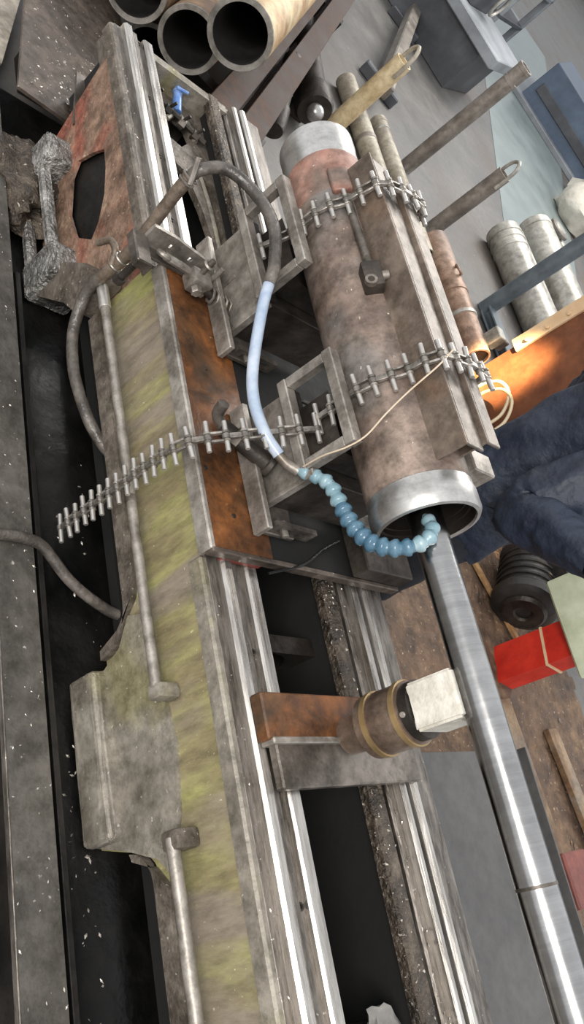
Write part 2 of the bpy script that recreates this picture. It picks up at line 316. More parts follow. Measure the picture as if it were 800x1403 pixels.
# machined lip along the top of the wall and the flange along the bottom
obj('top_lip', box(BM(), 1.322, 1.375, YN, 0.808, 0.487, 0.537, 0.006), 'castlight', bed)
obj('top_lip', box(BM(), 1.322, 1.375, 1.72, YF, 0.487, 0.537, 0.006), 'castgrey', bed)
obj('bottom_flange', prism(BM(), [(1.72, 0.30), (1.72, 0.245), (0.84, 0.245)] + fillet((0.80, 0.125), 0.12, 88, 178, 6) + [(0.705, 0.13), (0.735, 0.21), (0.80, 0.28), (0.86, 0.30)], 'x', 1.311, 1.331), 'castgrey', bed)
obj('bottom_flange', prism(BM(), [(YN, 0.285), (YN, 0.233), (0.10, 0.233)] + fillet((0.12, 0.155), 0.078, 88, 2, 5) + [(0.18, 0.165), (0.155, 0.235), (0.10, 0.285)], 'x', 1.311, 1.331), 'castgrey', bed)
obj('foot_face', prism(BM(), [(0.13, 0.29), (0.17, 0.25), (0.205, 0.15), (0.235, 0.032), (0.655, 0.032), (0.655, 0.13), (0.69, 0.20), (0.76, 0.25), (0.74, 0.32), (0.40, 0.36), (0.25, 0.34)], 'x', 1.318, 1.334), 'castlight', bed)
# foot pads
fp = box(BM(), 1.278, 1.42, 0.235, 0.655, 0.02, 0.135, 0.022, 3); bmesh.ops.subdivide_edges(fp, edges=fp.edges[:], cuts=4, use_grid_fill=True)
obj('foot_pad', jitter(fp, 0.0015, 1), 'castlight', bed, 60)
for (y0, y1, z0, z1) in ((1.93, 2.06, 0.02, 0.20), (2.40, 2.52, 0.02, 0.24)):
    fp = box(BM(), 1.24, 1.40, y0, y1, z0, z1, 0.02, 2); bmesh.ops.subdivide_edges(fp, edges=fp.edges[:], cuts=4, use_grid_fill=True)
    obj('foot_pad', jitter(fp, 0.003, 2), 'silver_foot', bed, 50)
for z in (0.03, 0.15):
    fp = box(BM(), 1.245, 1.285, 2.04, 2.42, z, z + 0.035, 0.008); bmesh.ops.subdivide_edges(fp, edges=fp.edges[:], cuts=5)
    obj('foot_bar', jitter(fp, 0.002, 3), 'silver_foot', bed)
obj('hole_shade', prism(BM(), [(1.75, 0.26), (1.9, 0.1), (2.6, 0.1), (2.65, 0.40), (2.70, 0.52), (1.75, 0.52)], 'x', 1.352, 1.375), 'oil_shade_black', bed)  # black sheet standing in for the shade inside the wall opening
fw_ = prism(BM(), [(1.74, 0.24), (1.80, 0.20), (1.93, 0.06), (1.95, 0.22), (1.86, 0.33), (1.74, 0.34)], 'x', 1.262, 1.335)
obj('foot_web', fw_, 'castgrey', bed)
# ways: front pair and rear set
def rail(name, x0, x1, z0, z1, m, ch=0.006, y0=YN, y1=YF):
    return obj(name, prism(BM(), [(x0, z0), (x1, z0), (x1, z1 - ch), (x1 - ch, z1), (x0 + ch, z1), (x0, z1 - ch)], 'y', y0, y1), m, bed)
rail('way_ledge', 1.335, 1.50, 0.44, 0.538, 'way_dull')
rail('front_way', 1.365, 1.402, 0.53, 0.566, 'way', 0.008)
rail('front_way', 1.408, 1.428, 0.53, 0.553, 'way_dull', 0.003)
rail('front_way', 1.455, 1.497, 0.53, 0.556, 'way', 0.006)
rail('rear_ledge', 1.86, 2.05, 0.42, 0.530, 'way_dull')
rail('rear_flange', 1.775, 1.832, 0.505, 0.540, 'grimy', 0.008)
obj('rear_inner_wall', box(BM(), 1.80, 1.86, YN, YF - 0.02, 0.05, 0.51), 'void_shade', bed)  # darkness of the bed hollow is put into the wall colour
rail('rear_way', 1.890, 1.915, 0.52, 0.556, 'way', 0.006)
rail('rear_way', 1.925, 1.955, 0.52, 0.566, 'way', 0.008)
rail('rear_way', 1.975, 2.045, 0.52, 0.545, 'way_dull', 0.005)
obj('front_inner_wall', box(BM(), 1.376, 1.42, YN, YF - 0.02, 0.21, 0.45), 'void_shade', bed)
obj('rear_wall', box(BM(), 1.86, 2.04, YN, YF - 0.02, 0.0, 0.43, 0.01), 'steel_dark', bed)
obj('bottom_web', box(BM(), 1.42, 1.86, YN, YF - 0.04, 0.06, 0.10), 'void_shade', bed)
# screw heads in the ways
scr = None
for x in (1.441, 1.963):
    for k in range(13):
        y = -0.55 + 0.28 * k
        if 0.8 < y < 1.75 or 0.25 < y < 0.5: continue
        p = (x, y, 0.537 if x < 1.6 else 0.531)
        if scr is None:
            bmq = lathe(BM(), p, (0, 0, 1), [(0, 0.009), (0.005, 0.009), (0.005, 0.005), (0.002, 0.004), (0.002, 0)], 10); scr = obj('cap_screw', bmq, 'steel_dark', bed, 40, base=p)
        else: share(scr, 'cap_screw', bed, p)
# cross ribs with arched openings
def rib(y, arch, zt=0.50, m='grimy', yb=0.05):
    x0, x1 = 1.42, 1.862
    if arch:
        c = (x0 + x1) / 2; hw = 0.13
        pts = [(x0, 0.1), (c - hw, 0.1)] + [(c - hw * math.cos(R(a)), 0.26 + 0.17 * math.sin(R(a))) for a in range(0, 181, 15)] + [(c + hw, 0.1), (x1, 0.1), (x1, zt), (x0, zt)]
    else: pts = [(x0, 0.1), (x1, 0.1), (x1, zt), (x0, zt)]
    return obj('cross_rib', prism(BM(), pts, 'y', y, y + yb), m, bed)
rib(2.0, False, 0.30, 'steel_dark'); rib(-0.36, False, 0.45, 'steel_dark', 0.10); rib(0.62, True, 0.44, 'steel_dark')
deck_holes = [[(1.595, 2.545), (1.60, 2.62), (1.655, 2.685), (1.705, 2.665), (1.722, 2.605), (1.66, 2.53)],
              [(1.60, 2.42), (1.655, 2.40), (1.70, 2.25), (1.725, 2.10), (1.70, 1.80), (1.54, 1.80), (1.53, 2.3)],
              [(1.735, 2.43), (1.775, 2.41), (1.79, 2.20), (1.79, 1.85), (1.76, 1.85), (1.755, 2.25)]]
obj('deck_web', prism(BM(), [(1.43, 1.72), (1.80, 1.72), (1.80, 2.80), (1.43, 2.80)], 'z', 0.43, 0.455, deck_holes), 'castgrey', bed)
obj('hole_rim', tube(BM(), [(1.60, 2.63, 0.46), (1.655, 2.69, 0.462), (1.712, 2.668, 0.462), (1.732, 2.60, 0.46)], 0.011, 8), 'castlight', bed, 40)
obj('end_plate', prism(BM(), [(1.43, 0.1), (1.87, 0.1), (1.87, 0.535), (1.50, 0.535), (1.43, 0.50)], 'y', 2.79, 2.83), 'castlight', bed)
obj('web_seam', tube(BM(), [(1.72, 2.45, 0.457), (1.742, 2.25, 0.457), (1.743, 1.85, 0.457)], 0.008, 6), 'castlight', bed, 40)
# feed rod with its end bracket on the front of the bed
fr = thing('feed_rod', 'long grey feed rod running along the olive front of the bed', 'rod', (1.27, 1.1, 0.375))
obj('shaft', cyl(BM(), (1.275, 0.53, 0.372), (1.275, 1.70, 0.372), 0.0135, seg=16), 'steel_light', fr, 40)
obj('collar', cyl(BM(), (1.275, 1.66, 0.372), (1.275, 1.76, 0.372), 0.018, seg=16), 'pin', fr, 40)
obj('collar', cyl(BM(), (1.275, 1.02, 0.372), (1.275, 1.04, 0.372), 0.0165, seg=16), 'steel', fr, 40)
br = box(BM(), 1.262, 1.33, 0.50, 0.54, 0.35, 0.396, 0.014, 2); obj('end_bracket', br, 'castlight', fr, 50)
br = box(BM(), 1.262, 1.33, 1.74, 1.79, 0.335, 0.40, 0.012, 2); obj('end_bracket', br, 'castgrey', fr, 50)
fr2 = thing('lead_screw', 'grey round shaft leaving the near foot toward the lower picture edge', 'rod', (1.27, -0.3, 0.365))
obj('shaft', cyl(BM(), (1.272, YN, 0.362), (1.272, 0.20, 0.362), 0.0155, seg=16), 'steel_light', fr2, 40)
obj('end_bracket', box(BM(), 1.26, 1.33, 0.17, 0.215, 0.335, 0.39, 0.012, 2), 'castgrey', fr2, 50)
# small fittings in the far bay of the bed
vt = thing('blue_valve', 'small blue tap lying at the far end of the bed', 'valve', (1.645, 2.68, 0.455))
obj('body', cyl(BM(), (1.645, 2.68, 0.475), (1.648, 2.775, 0.50), 0.019, 0.015, 12), 'bluevalve', vt, 40)
obj('cap', cyl(BM(), (1.648, 2.765, 0.498), (1.649, 2.79, 0.505), 0.021, 0.012, 8), 'bluevalve', vt, 40)
obj('lever', cyl(BM(), (1.63, 2.765, 0.515), (1.675, 2.757, 0.525), 0.006, seg=8), 'bluevalve', vt, 40)
ft = thing('pipe_fitting', 'grimy row of pipe fittings below the blue tap', 'fitting', (1.64, 2.66, 0.455))
obj('pipe', tube(BM(), [(1.52, 2.70, 0.47), (1.62, 2.675, 0.473), (1.77, 2.61, 0.475)], 0.011, 8), 'steel_dark', ft, 40)
for k in range(4):
    x = 1.545 + 0.06 * k; y = 2.695 - 0.024 * k
    nt_ = obj('nut', lathe(BM(), (x - 0.012, y, 0.472), (1, -0.35, 0.03), [(0, 0), (0, 0.019), (0.026, 0.019), (0.026, 0)], 6), ['steel', 'steel_dark'][k % 2], ft)
    obj('stud', cyl(BM(), (x, y, 0.48), (x + 0.008, y - 0.006, 0.515), 0.006, seg=8), 'steel_dark', nt_, 40)

# ------------------------------------------------------------------ saddle
sd = thing('saddle', 'flat rust-orange saddle plate lying across the lathe ways', 'machine saddle', (1.65, 1.25, 0.56))
SY0, SY1 = 0.80, 1.68
tpl = B('top_plate', 'rust', sd, 1.315, 1.52, SY0, SY1, 0.568, 0.598)
B('rear_plate', 'void_shade', sd, 1.52, 2.06, SY0, SY1, 0.568, 0.590)  # black colour stands in for the shaded gap between the stands
B('front_strip', 'steel_light', sd, 1.300, 1.318, SY0 - 0.004, SY1, 0.552, 0.601, 0.004)
B('near_edge', 'plate_brown', sd, 1.306, 2.06, SY0 - 0.012, SY0 + 0.002, 0.570, 0.601, 0.003)
B('wiper', 'wiper', sd, 1.36, 1.50, SY0 - 0.010, SY0 + 0.004, 0.555, 0.569, 0.002)
B('rear_block', 'steel_dark', sd, 1.84, 2.06, SY0, 1.10, 0.599, 0.66, 0.004)
for (x, y) in ((1.40, 0.90), (1.40, 1.35), (1.33, 1.02)):
    obj('plate_screw', lathe(BM(), (x, y, 0.598), (0, 0, 1), [(0, 0.007), (0.003, 0.006), (0.003, 0)], 10), 'steel_dark', tpl, 40)

# ------------------------------------------------------------------ the two cradle stands
def stand(y0, y1, label, nb):
    t = thing('cradle_stand', label, 'stand', (1.66, (y0 + y1) / 2, 0.598), 'cradle stands on the saddle')
    X0, X1 = 1.50, 1.84
    B('foot_angle', 'steel_light', t, 1.455, 1.475, y0 - 0.09, y1 + 0.02, 0.600, 0.655, 0.003)
    B('foot_flange', 'steel', t, 1.475, 1.60, y0 - 0.08, y1 + 0.02, 0.600, 0.615, 0.003)
    sl = BM(); prism(sl, [(1.505, 0.602), (1.66, 0.602), (1.66, 0.645), (1.505, 0.645)], 'y', y0 - 0.07, y0 - 0.055, [[(1.53, 0.612), (1.58, 0.612), (1.58, 0.634), (1.53, 0.634)], [(1.60, 0.612), (1.645, 0.612), (1.645, 0.634), (1.60, 0.634)]])
    slp = obj('slotted_plate', sl, 'steel', t)
    obj('clamp_bolt', cyl(BM(), (1.555, y0 - 0.085, 0.622), (1.555, y0 - 0.04, 0.622), 0.010, seg=8), 'steel_light', slp)
    B('front_plate', 'steel_light', t, X0, X0 + 0.012, y0, y1, 0.615, 0.775, 0.002)
    B('end_plate', 'steel_dark', t, X0 + 0.012, X1, y0 + 0.004, y0 + 0.018, 0.615, 0.775, 0.002)
    B('end_plate', 'steel_dark', t, X0 + 0.012, X1, y1 - 0.018, y1 - 0.004, 0.615, 0.775, 0.002)
    B('shelf', 'steel_dark', t, X0 + 0.012, X1, y0 + 0.018, y1 - 0.018, 0.755, 0.772, 0.002)
    B('edge_trim', 'steel_light', t, X0 - 0.004, X0 + 0.022, y0 - 0.006, y0 + 0.006, 0.612, 0.775, 0.002)
    # V block under the work piece
    v = BM(); prism(v, [(X0 + 0.03, 0.775), (X1 - 0.02, 0.775), (X1 - 0.02, 0.93), (1.651 + 0.075, 0.85), (1.651, 0.8425), (1.651 - 0.075, 0.85), (X0 + 0.03, 0.875)], 'y', y0 + 0.05, y1 - 0.05)
    obj('v_block', v, 'steel_dark', t)
    # open rectangular side frame
    xa, xb = 1.462, 1.497
    B('frame_rail', 'steel_light', t, xa, xb, y0, y1 + 0.01, 0.770, 0.800, 0.003)
    B('frame_rail', 'steel_light', t, xa, xb, y0, y1 + 0.01, 0.925, 0.955, 0.003)
    B('frame_post', 'steel_light', t, xa + 0.002, xb - 0.002, y0 + 0.001, y0 + 0.028, 0.800, 0.925, 0.003)
    B('frame_post', 'steel_light', t, xa + 0.002, xb - 0.002, y1 - 0.018, y1 + 0.009, 0.800, 0.925, 0.003)
    B('frame_web', 'steel_dark', t, xb, 1.535, y0 + 0.01, y1, 0.776, 0.787, 0.002)
    return t
stand(0.945, 1.205, 'near dark steel cradle stand beside the blue jointed hose', 0)
stand(1.50, 1.80, 'far dark steel cradle stand beside the spring clamp', 1)

# ------------------------------------------------------------------ work piece: hydraulic cylinder tube
CX, CZ = 1.651, 0.973
cy = thing('cylinder_barrel', 'thick reddish-brown steel cylinder barrel with bright machined end rings', 'cylinder', (CX, 1.4, 0.84))
obj('near_ring', lathe(BM(), (CX, 0.745, CZ), (0, 1, 0), [(0.006, 0.117), (0.0, 0.119), (0.002, 0.128), (0.012, 0.1335), (0.055, 0.1335), (0.068, 0.130), (0.082, 0.130), (0.085, 0.125), (0.09, 0.1255)], 64), 'polished', cy, 35)
obj('body', lathe(BM(), (CX, 0.83, CZ), (0, 1, 0), [(0, 0.1255), (0.01, 0.130), (0.42, 0.130), (0.88, 0.128), (0.90, 0.127)], 64), 'cylbody', cy, 35)
obj('far_section', lathe(BM(), (CX, 1.73, CZ), (0, 1, 0), [(0, 0.127), (0.05, 0.121), (0.13, 0.114), (0.16, 0.113)], 64), 'redbody', cy, 35)
obj('far_ring', lathe(BM(), (CX, 1.89, CZ), (0, 1, 0), [(0, 0.113), (0.003, 0.110), (0.06, 0.110), (0.075, 0.1125), (0.115, 0.1125), (0.12, 0.108), (0.12, 0.09), (0.0, 0.088)], 64), 'polished', cy, 35)
obj('bore', lathe(BM(), (CX, 0.745, CZ), (0, 1, 0), [(0.006, 0.117), (0.03, 0.116), (0.031, 0.110), (0.045, 0.110), (0.046, 0.106), (0.4, 0.106), (1.1, 0.088), (1.2, 0.0)], 48), 'bore', cy, 35)
# port block with pipe, lying on the side that faces the camera
pb = box(BM(), -0.025, 0.025, -0.04, 0.04, 0, 0.045, 0.007, 2)
nrm = Vector((-0.70, 0, 0.714)); tx = Vector((0.714, 0, 0.70))
def on_surface(bm, y, r, tshift=0.0):
    for v in bm.verts: v.co = Vector((CX, y, CZ)) + nrm * (r + v.co.z) + tx * (v.co.x + tshift) + Vector((0, 1, 0)) * v.co.y
    return bm
pblk = obj('port_block', on_surface(pb, 1.385, 0.122), 'steel_dark', cy, 50)
obj('port_nut', on_surface(lathe(BM(), (-0.012, -0.028, 0.04), (0, 0, 1), [(0, 0), (0, 0.016), (0.014, 0.016), (0.014, 0.009), (0.004, 0.008), (0.004, 0)], 12), 1.385, 0.122), 'steel', pblk, 40)
obj('port_nut', on_surface(cyl(BM(), (0.02, 0.0, 0.025), (0.045, 0.0, 0.027), 0.013, seg=10), 1.385, 0.122), 'steel', pblk, 40)
obj('port_pipe', on_surface(cyl(BM(), (0.004, 0.04, 0.02), (0.004, 0.27, 0.014), 0.013, 0.011, 14), 1.385, 0.122), 'steel', pblk, 40)
obj('boss', on_surface(box(BM(), -0.028, 0.028, -0.045, 0.045, 0, 0.022, 0.005), 1.745, 0.122), 'redbody', cy, 50)

# angle irons and key laid on the top of the barrel under the chains
ai = thing('angle_iron', 'long grey angle iron standing on the barrel top under the chains, nearer the port block', 'angle iron', (1.60, 1.3, 1.09), 'angle irons under the chains')
obj('web', box(BM(), 1.578, 1.586, 0.852, 1.78, 1.075, 1.165, 0.002), 'iron_brown', ai)
obj('flange', box(BM(), 1.586, 1.655, 0.852, 1.76, 1.157, 1.165, 0.002), 'steel', ai)
ai = thing('angle_iron', 'long grey angle iron on the far side of the barrel top, nearest the worker', 'angle iron', (1.70, 1.3, 1.09), 'angle irons under the chains')
obj('web', box(BM(), 1.660, 1.668, 0.872, 1.70, 1.098, 1.178, 0.002), 'iron_brown', ai)
obj('flange', box(BM(), 1.668, 1.722, 0.872, 1.70, 1.170, 1.178, 0.002), 'steel', ai)
ky = box(BM(), 1.735, 1.832, 0.862, 0.925, 1.035, 1.098, 0.004); o = obj('steel_key', ky, 'steel_light', base=(1.76, 0.86, 1.075)); tag(o, 'small bare steel block wedged behind the near ring of the barrel', 'block')

# ------------------------------------------------------------------ chains
PIN = LNK = LNK2 = None
def make_chain(label, group, path, Y, pitches, plen=0.088, yshift=None):
    """path: polyline of (x, z); pins every pitch; link plates between them"""
    global PIN, LNK, LNK2
    P = [Vector((a, Y, b)) for a, b in path]
    t = thing('pin_chain', label, 'chain', P[len(P) // 2], group)
    seg = [(P[i], P[i + 1], (P[i + 1] - P[i]).length) for i in range(len(P) - 1)]
    total = sum(s[2] for s in seg); d = 0.0; pts = []
    while d < total:
        acc = 0
        for a, b, L in seg:
            if d <= acc + L: pts.append(a.lerp(b, (d - acc) / L)); break
            acc += L
        d += pitches(d / total)
    if yshift: pts = [p + Vector((0, yshift(i), 0)) for i, p in enumerate(pts)]
    for i, p in enumerate(pts):
        jit = random.uniform(-0.004, 0.004)
        if PIN is None:
            PIN = obj('pin', cyl(BM(), p - Vector((0, plen / 2, 0)), p + Vector((0, plen / 2, 0)), 0.0066, seg=10), 'pin', t, 40, base=p)
        else:
            q = share(PIN, 'pin', t, p + Vector((0, jit, 0))); q.rotation_euler = (random.uniform(-0.06, 0.06), 0, random.uniform(-0.06, 0.06))
        if i + 1 < len(pts):
            n = pts[i + 1]; d_ = n - p; L = d_.length
            wide = i % 2
            key = 'LNK2' if wide else 'LNK'
            src = LNK2 if wide else LNK
            c = (p + n) / 2
            ang = -math.atan2(d_.z, math.hypot(d_.x, d_.y))
            az = math.atan2(d_.y, d_.x)
            if src is None:
                bm = BM(); L0 = 0.046
                for yo, th in (((0.0, 0.014),) if not wide else ((-0.0115, 0.006), (0.0115, 0.006))):
                    for s in (-1, 1): cyl(bm, (s * L0 / 2, yo - th / 2, 0), (s * L0 / 2, yo + th / 2, 0), 0.0105, seg=12)
                    box(bm, -L0 / 2, L0 / 2, yo - th / 2, yo + th / 2, -0.0055, 0.0055, 0.001)
                src = obj('link', bm, 'chain', t, 40, base=(0, 0, 0))
                src.location = c - wpos(t)
                if wide: LNK2 = src
                else: LNK = src
                q = src
            else: q = share(src, 'link', t, c)
            q.rotation_euler = (0, ang, az) if abs(d_.x) + abs(d_.y) > 1e-5 else (0, ang, 0)
            q.scale = (L / 0.046, 1, 1)
    return t
def arc(a0, a1, r, n=10): return [(CX + r * math.cos(R(a0 + (a1 - a0) * i / n)), CZ + r * math.sin(R(a0 + (a1 - a0) * i / n))) for i in range(n + 1)]
cap = [(1.555, 1.125), (1.568, 1.172), (1.60, 1.182), (1.655, 1.194), (1.70, 1.197), (1.757, 1.193), (1.770, 1.165)]
make_chain('far pin chain wrapped over the barrel near its far ring', 'pin chains binding the barrel', [(1.475, 0.82)] + arc(200, 132, 0.144, 7) + cap + arc(48, -25, 0.150, 6), 1.655, lambda t: 0.0455)
make_chain('near pin chain wrapped over the barrel behind the loose grey wire', 'pin chains binding the barrel', [(1.515, 0.835)] + arc(195, 132, 0.144, 7) + cap + arc(48, -25, 0.150, 6), 1.09, lambda t: 0.0455)
tail = [(1.505, 0.832), (1.46, 0.80), (1.40, 0.755), (1.33, 0.70), (1.275, 0.655), (1.245, 0.62), (1.238, 0.55), (1.235, 0.35), (1.232, 0.10)]
make_chain('loose pin chain tail hanging down over the front of the saddle', 'pin chains binding the barrel', tail, 1.055, lambda t: 0.046 if t < 0.42 else 0.036)

# ------------------------------------------------------------------ boring bar and steady
bb = thing('boring_bar', 'long bright round bar entering the bore of the barrel', 'bar', (CX, 0.1, CZ - 0.042))
obj('shaft', lathe(BM(), (CX, -0.75, CZ), (0, 1, 0), [(0, 0), (0, 0.042), (2.1, 0.042), (2.1, 0)], 48), 'bar', bb, 40)
obj('joint_ring', lathe(BM(), (CX, -0.052, CZ), (0, 1, 0), [(0, 0.0405), (0.001, 0.0427), (0.007, 0.0427), (0.008, 0.0405)], 48), 'steel', bb, 40)
st = thing('steady_rest', 'steady rest with round drum and white block propping the bright bar', 'steady rest', (1.6, 0.36, 0.566))
B('base_plate', 'rust', st, 1.37, 1.96, 0.345, 0.452, 0.568, 0.605, 0.004)
B('base_step', 'steel', st, 1.40, 1.93, 0.24, 0.345, 0.568, 0.595, 0.004)
B('base_rib', 'steel_light', st, 1.38, 1.96, 0.335, 0.350, 0.568, 0.610, 0.003)
DX, DY = 1.651, 0.352
drum = obj('drum', lathe(BM(), (DX, DY, 0.605), (0, 0, 1), [(0, 0), (0, 0.045), (0.06, 0.048), (0.075, 0.074), (0.20, 0.074), (0.20, 0)], 48), 'drum', st, 40)
for z in (0.70, 0.785): obj('band', lathe(BM(), (DX, DY, z), (0, 0, 1), [(0, 0.073), (0.001, 0.078), (0.014, 0.078), (0.015, 0.073)], 48), 'brass', drum, 40)
coll = obj('collar', lathe(BM(), (DX, DY, 0.80), (0, 0, 1), [(0, 0), (0, 0.068), (0.03, 0.068), (0.035, 0.06), (0.035, 0)], 48), 'steel_dark', st, 40)
obj('collar_screw', cyl(BM(), (DX - 0.072, DY - 0.012, 0.815), (DX - 0.062, DY - 0.01, 0.815), 0.007, seg=10), 'steel_light', coll, 40)
nb = BM(); prism(nb, [(1.590, 0.832), (1.712, 0.832), (1.712, 0.945), (1.700, 0.945), (1.680, 0.938), (1.651, 0.9295), (1.622, 0.938), (1.606, 0.955), (1.590, 0.955)], 'y', 0.296, 0.404)
es = [e for e in nb.edges if len(e.link_faces) == 2 and e.calc_face_angle(0) > 0.9]
bmesh.ops.bevel(nb, geom=es, offset=0.006, segments=2, affect='EDGES')
obj('support_block', nb, 'nylon', st, 50)

# ------------------------------------------------------------------ coolant hose, jointed nozzle hose, wire
hs = thing('coolant_hose', 'brown riser hose arching over the saddle and turning clear blue', 'hose', (1.25, 1.73, 0.1))
obj('lower_hose', tube(BM(), [(1.47, 1.20, 0.19), (1.40, 1.24, 0.212), (1.33, 1.285, 0.226), (1.285, 1.345, 0.232), (1.258, 1.44, 0.232), (1.25, 1.54, 0.228), (1.25, 1.66, 0.25), (1.25, 1.74, 0.33), (1.25, 1.745, 0.43)], 0.0175, 12), 'rubber', hs, 60)
rsr = obj('riser', tube(BM(), [(1.25, 1.742, 0.40), (1.25, 1.735, 0.54), (1.25, 1.775, 0.73), (1.252, 1.79, 0.80)], 0.0185, 12), 'riser', hs, 60)
obj('upper_hose', tube(BM(), [(1.252, 1.788, 0.78), (1.268, 1.80, 0.832), (1.33, 1.808, 0.872), (1.40, 1.743, 0.895), (1.42, 1.62, 0.913), (1.412, 1.50, 0.891), (1.405, 1.45, 0.865)], 0.017, 12), 'rubber', hs, 60)
obj('clear_hose', tube(BM(), [(1.408, 1.47, 0.876), (1.40, 1.396, 0.832), (1.38, 1.239, 0.776), (1.38, 1.142, 0.754), (1.40, 1.05, 0.752), (1.43, 1.00, 0.755)], 0.0155, 12), 'clearhose', hs, 60)
obj('coupling', tube(BM(), [(1.40, 1.05, 0.752), (1.44, 0.985, 0.757), (1.47, 0.955, 0.772)], lambda t: 0.013, 12), 'steel_light', hs, 40)
for (p, d) in (((1.25, 1.738, 0.47), (0, 0, 1)), ((1.25, 1.738, 0.50), (0.1, 0, 1)), ((1.252, 1.785, 0.79), (0, 0.2, 1)), ((1.253, 1.787, 0.805), (0.1, 0.2, 1))):
    obj('clamp_ring', torus(BM(), p, d, 0.021, 0.004, 20, 6), 'chain', rsr, 40)
obj('clamp_tail', cyl(BM(), (1.25, 1.76, 0.80), (1.238, 1.80, 0.86), 0.008, seg=8), 'steel_light', hs, 40)
obj('hook', tube(BM(), [(1.235, 1.73, 0.47), (1.23, 1.76, 0.50), (1.225, 1.80, 0.49), (1.222, 1.83, 0.44)], 0.011, 8), 'riser', hs, 50)
cp = thing('hose_coupler', 'dark round hose coupler with elbow beside the near stand', 'coupler', (1.43, 1.08, 0.62))
obj('barrel', cyl(BM(), (1.37, 1.13, 0.64), (1.49, 1.035, 0.67), 0.024, seg=16), 'steel_dark', cp, 40)
obj('flange', cyl(BM(), (1.485, 1.04, 0.668), (1.50, 1.028, 0.672), 0.034, seg=16), 'steel_dark', cp, 40)
obj('elbow', tube(BM(), [(1.375, 1.125, 0.642), (1.35, 1.15, 0.655), (1.34, 1.16, 0.69)], 0.016, 10), 'steel', cp, 40)
obj('nut', lathe(BM(), (1.40, 1.106, 0.648), (0.12, -0.095, 0.03), [(0, 0), (0, 0.029), (0.02, 0.029), (0.02, 0)], 6), 'steel', cp)
jl = thing('jointed_hose', 'light blue ball-jointed coolant nozzle hose curling into the bore', 'hose', (1.5, 0.9, 0.78))
jp = smooth_path([(1.47, 0.955, 0.775), (1.50, 0.904, 0.828), (1.515, 0.845, 0.836), (1.522, 0.775, 0.853), (1.53, 0.718, 0.886), (1.545, 0.692, 0.925), (1.565, 0.684, 0.955), (1.595, 0.692, 0.993), (1.615, 0.724, 1.004), (1.625, 0.772, 0.98)], 40)
acc = 0; marks = [0]; 
for i in range(1, len(jp)):
    acc += (jp[i] - jp[i - 1]).length
    if acc > 0.0285: marks.append(i); acc = 0
for k, i in enumerate(marks[:-1]):
    d = jp[marks[k + 1]] - jp[i]; r = (0.0165 + 0.0055 * math.sin(math.pi * min(1, k / (len(marks) - 2))) )
    bmj = lathe(BM(), jp[i], d, [(0, 0), (0, r * 0.68), (0.004, r * 0.74), (0.008, r * 0.90), (0.014, r * 1.04), (0.020, r * 1.07), (0.0235, r * 1.0), (0.026, r * 0.78), (0.033, r * 0.68), (0.033, 0)], 20)
    obj('segment', bmj, 'locline_pale' if (k < 5 or k > len(marks) - 6) else 'locline', jl, 50)
obj('shutoff_tap', box(BM(), 1.468, 1.488, 0.925, 0.945, 0.785, 0.815, 0.003), 'steel_light', jl)
wr = obj('thin_wire', tube(BM(), [(1.60, 1.10, 1.20), (1.565, 1.06, 1.165), (1.53, 1.02, 1.09), (1.505, 0.985, 1.03), (1.485, 0.95, 0.975), (1.46, 0.935, 0.93), (1.445, 0.94, 0.87), (1.455, 0.95, 0.80)], 0.0022, 6), 'wire', base=(1.5, 1.0, 0.8)); tag(wr, 'thin pale wire stretched from the near chain to the stand frame', 'wire')

bc = obj('black_cable', tube(BM(), [(1.52, 0.775, 0.57), (1.62, 0.80, 0.606), (1.72, 0.86, 0.606), (1.80, 0.90, 0.612)], 0.004, 6), 'oil_shade_black', base=(1.65, 0.82, 0.6)); tag(bc, 'thin black cable crossing the near edge of the saddle', 'cable')
# ------------------------------------------------------------------ stop bracket and spring clamp at the far end of the saddle
sb = thing('stop_bracket', 'steel angle bracket with slots bolted at the far end of the saddle', 'bracket', (1.4, 1.70, 0.60))
ax0, ax1 = 1.20, 1.60
bmv = BM(); prism(bmv, [(1.225, 0.60), (1.60, 0.60), (1.60, 0.675), (1.54, 0.675), (1.52, 0.645), (1.30, 0.675), (1.225, 0.675)], 'y', 1.700, 1.712, [[(1.30, 0.635), (1.315, 0.635), (1.315, 0.648), (1.30, 0.648)], [(1.375, 0.628), (1.39, 0.628), (1.39, 0.641), (1.375, 0.641)], [(1.545, 0.63), (1.56, 0.63), (1.56, 0.645), (1.545, 0.645)]])
obj('upright', bmv, 'steel_light', sb)
B('foot', 'steel', sb, 1.225, 1.60, 1.66, 1.700, 0.600, 0.610, 0.002)
B('front_lug', 'steel', sb, 1.185, 1.235, 1.60, 1.712, 0.598, 0.632, 0.004)
sbo = obj('set_bolt', cyl(BM(), (1.205, 1.62, 0.535), (1.205, 1.62, 0.60), 0.011, seg=12), 'steel_dark', sb, 40)
obj('bolt_head', lathe(BM(), (1.205, 1.62, 0.515), (0, 0, 1), [(0, 0), (0, 0.018), (0.02, 0.018), (0.02, 0)], 6), 'steel_dark', sbo)
sc = thing('spring_clamp', 'small cast toggle clamp with coil spring and bolts on the saddle', 'clamp', (1.42, 1.62, 0.60))
lug = BM(); tube(lug, [(1.285, 1.665, 0.632), (1.33, 1.655, 0.635), (1.37, 1.65, 0.635)], lambda t: 0.012, 8); obj('arm', lug, 'steel_light', sc, 40)
obj('eye', torus(BM(), (1.282, 1.665, 0.632), (0.1, 0.5, 1), 0.016, 0.008, 16, 8), 'steel_light', sc, 40)
obj('body', box(BM(), 1.365, 1.43, 1.60, 1.655, 0.605, 0.66, 0.008, 2), 'steel_light', sc, 50)
obj('cap_nut', cyl(BM(), (1.385, 1.60, 0.632), (1.385, 1.578, 0.632), 0.016, seg=6), 'steel_light', sc)
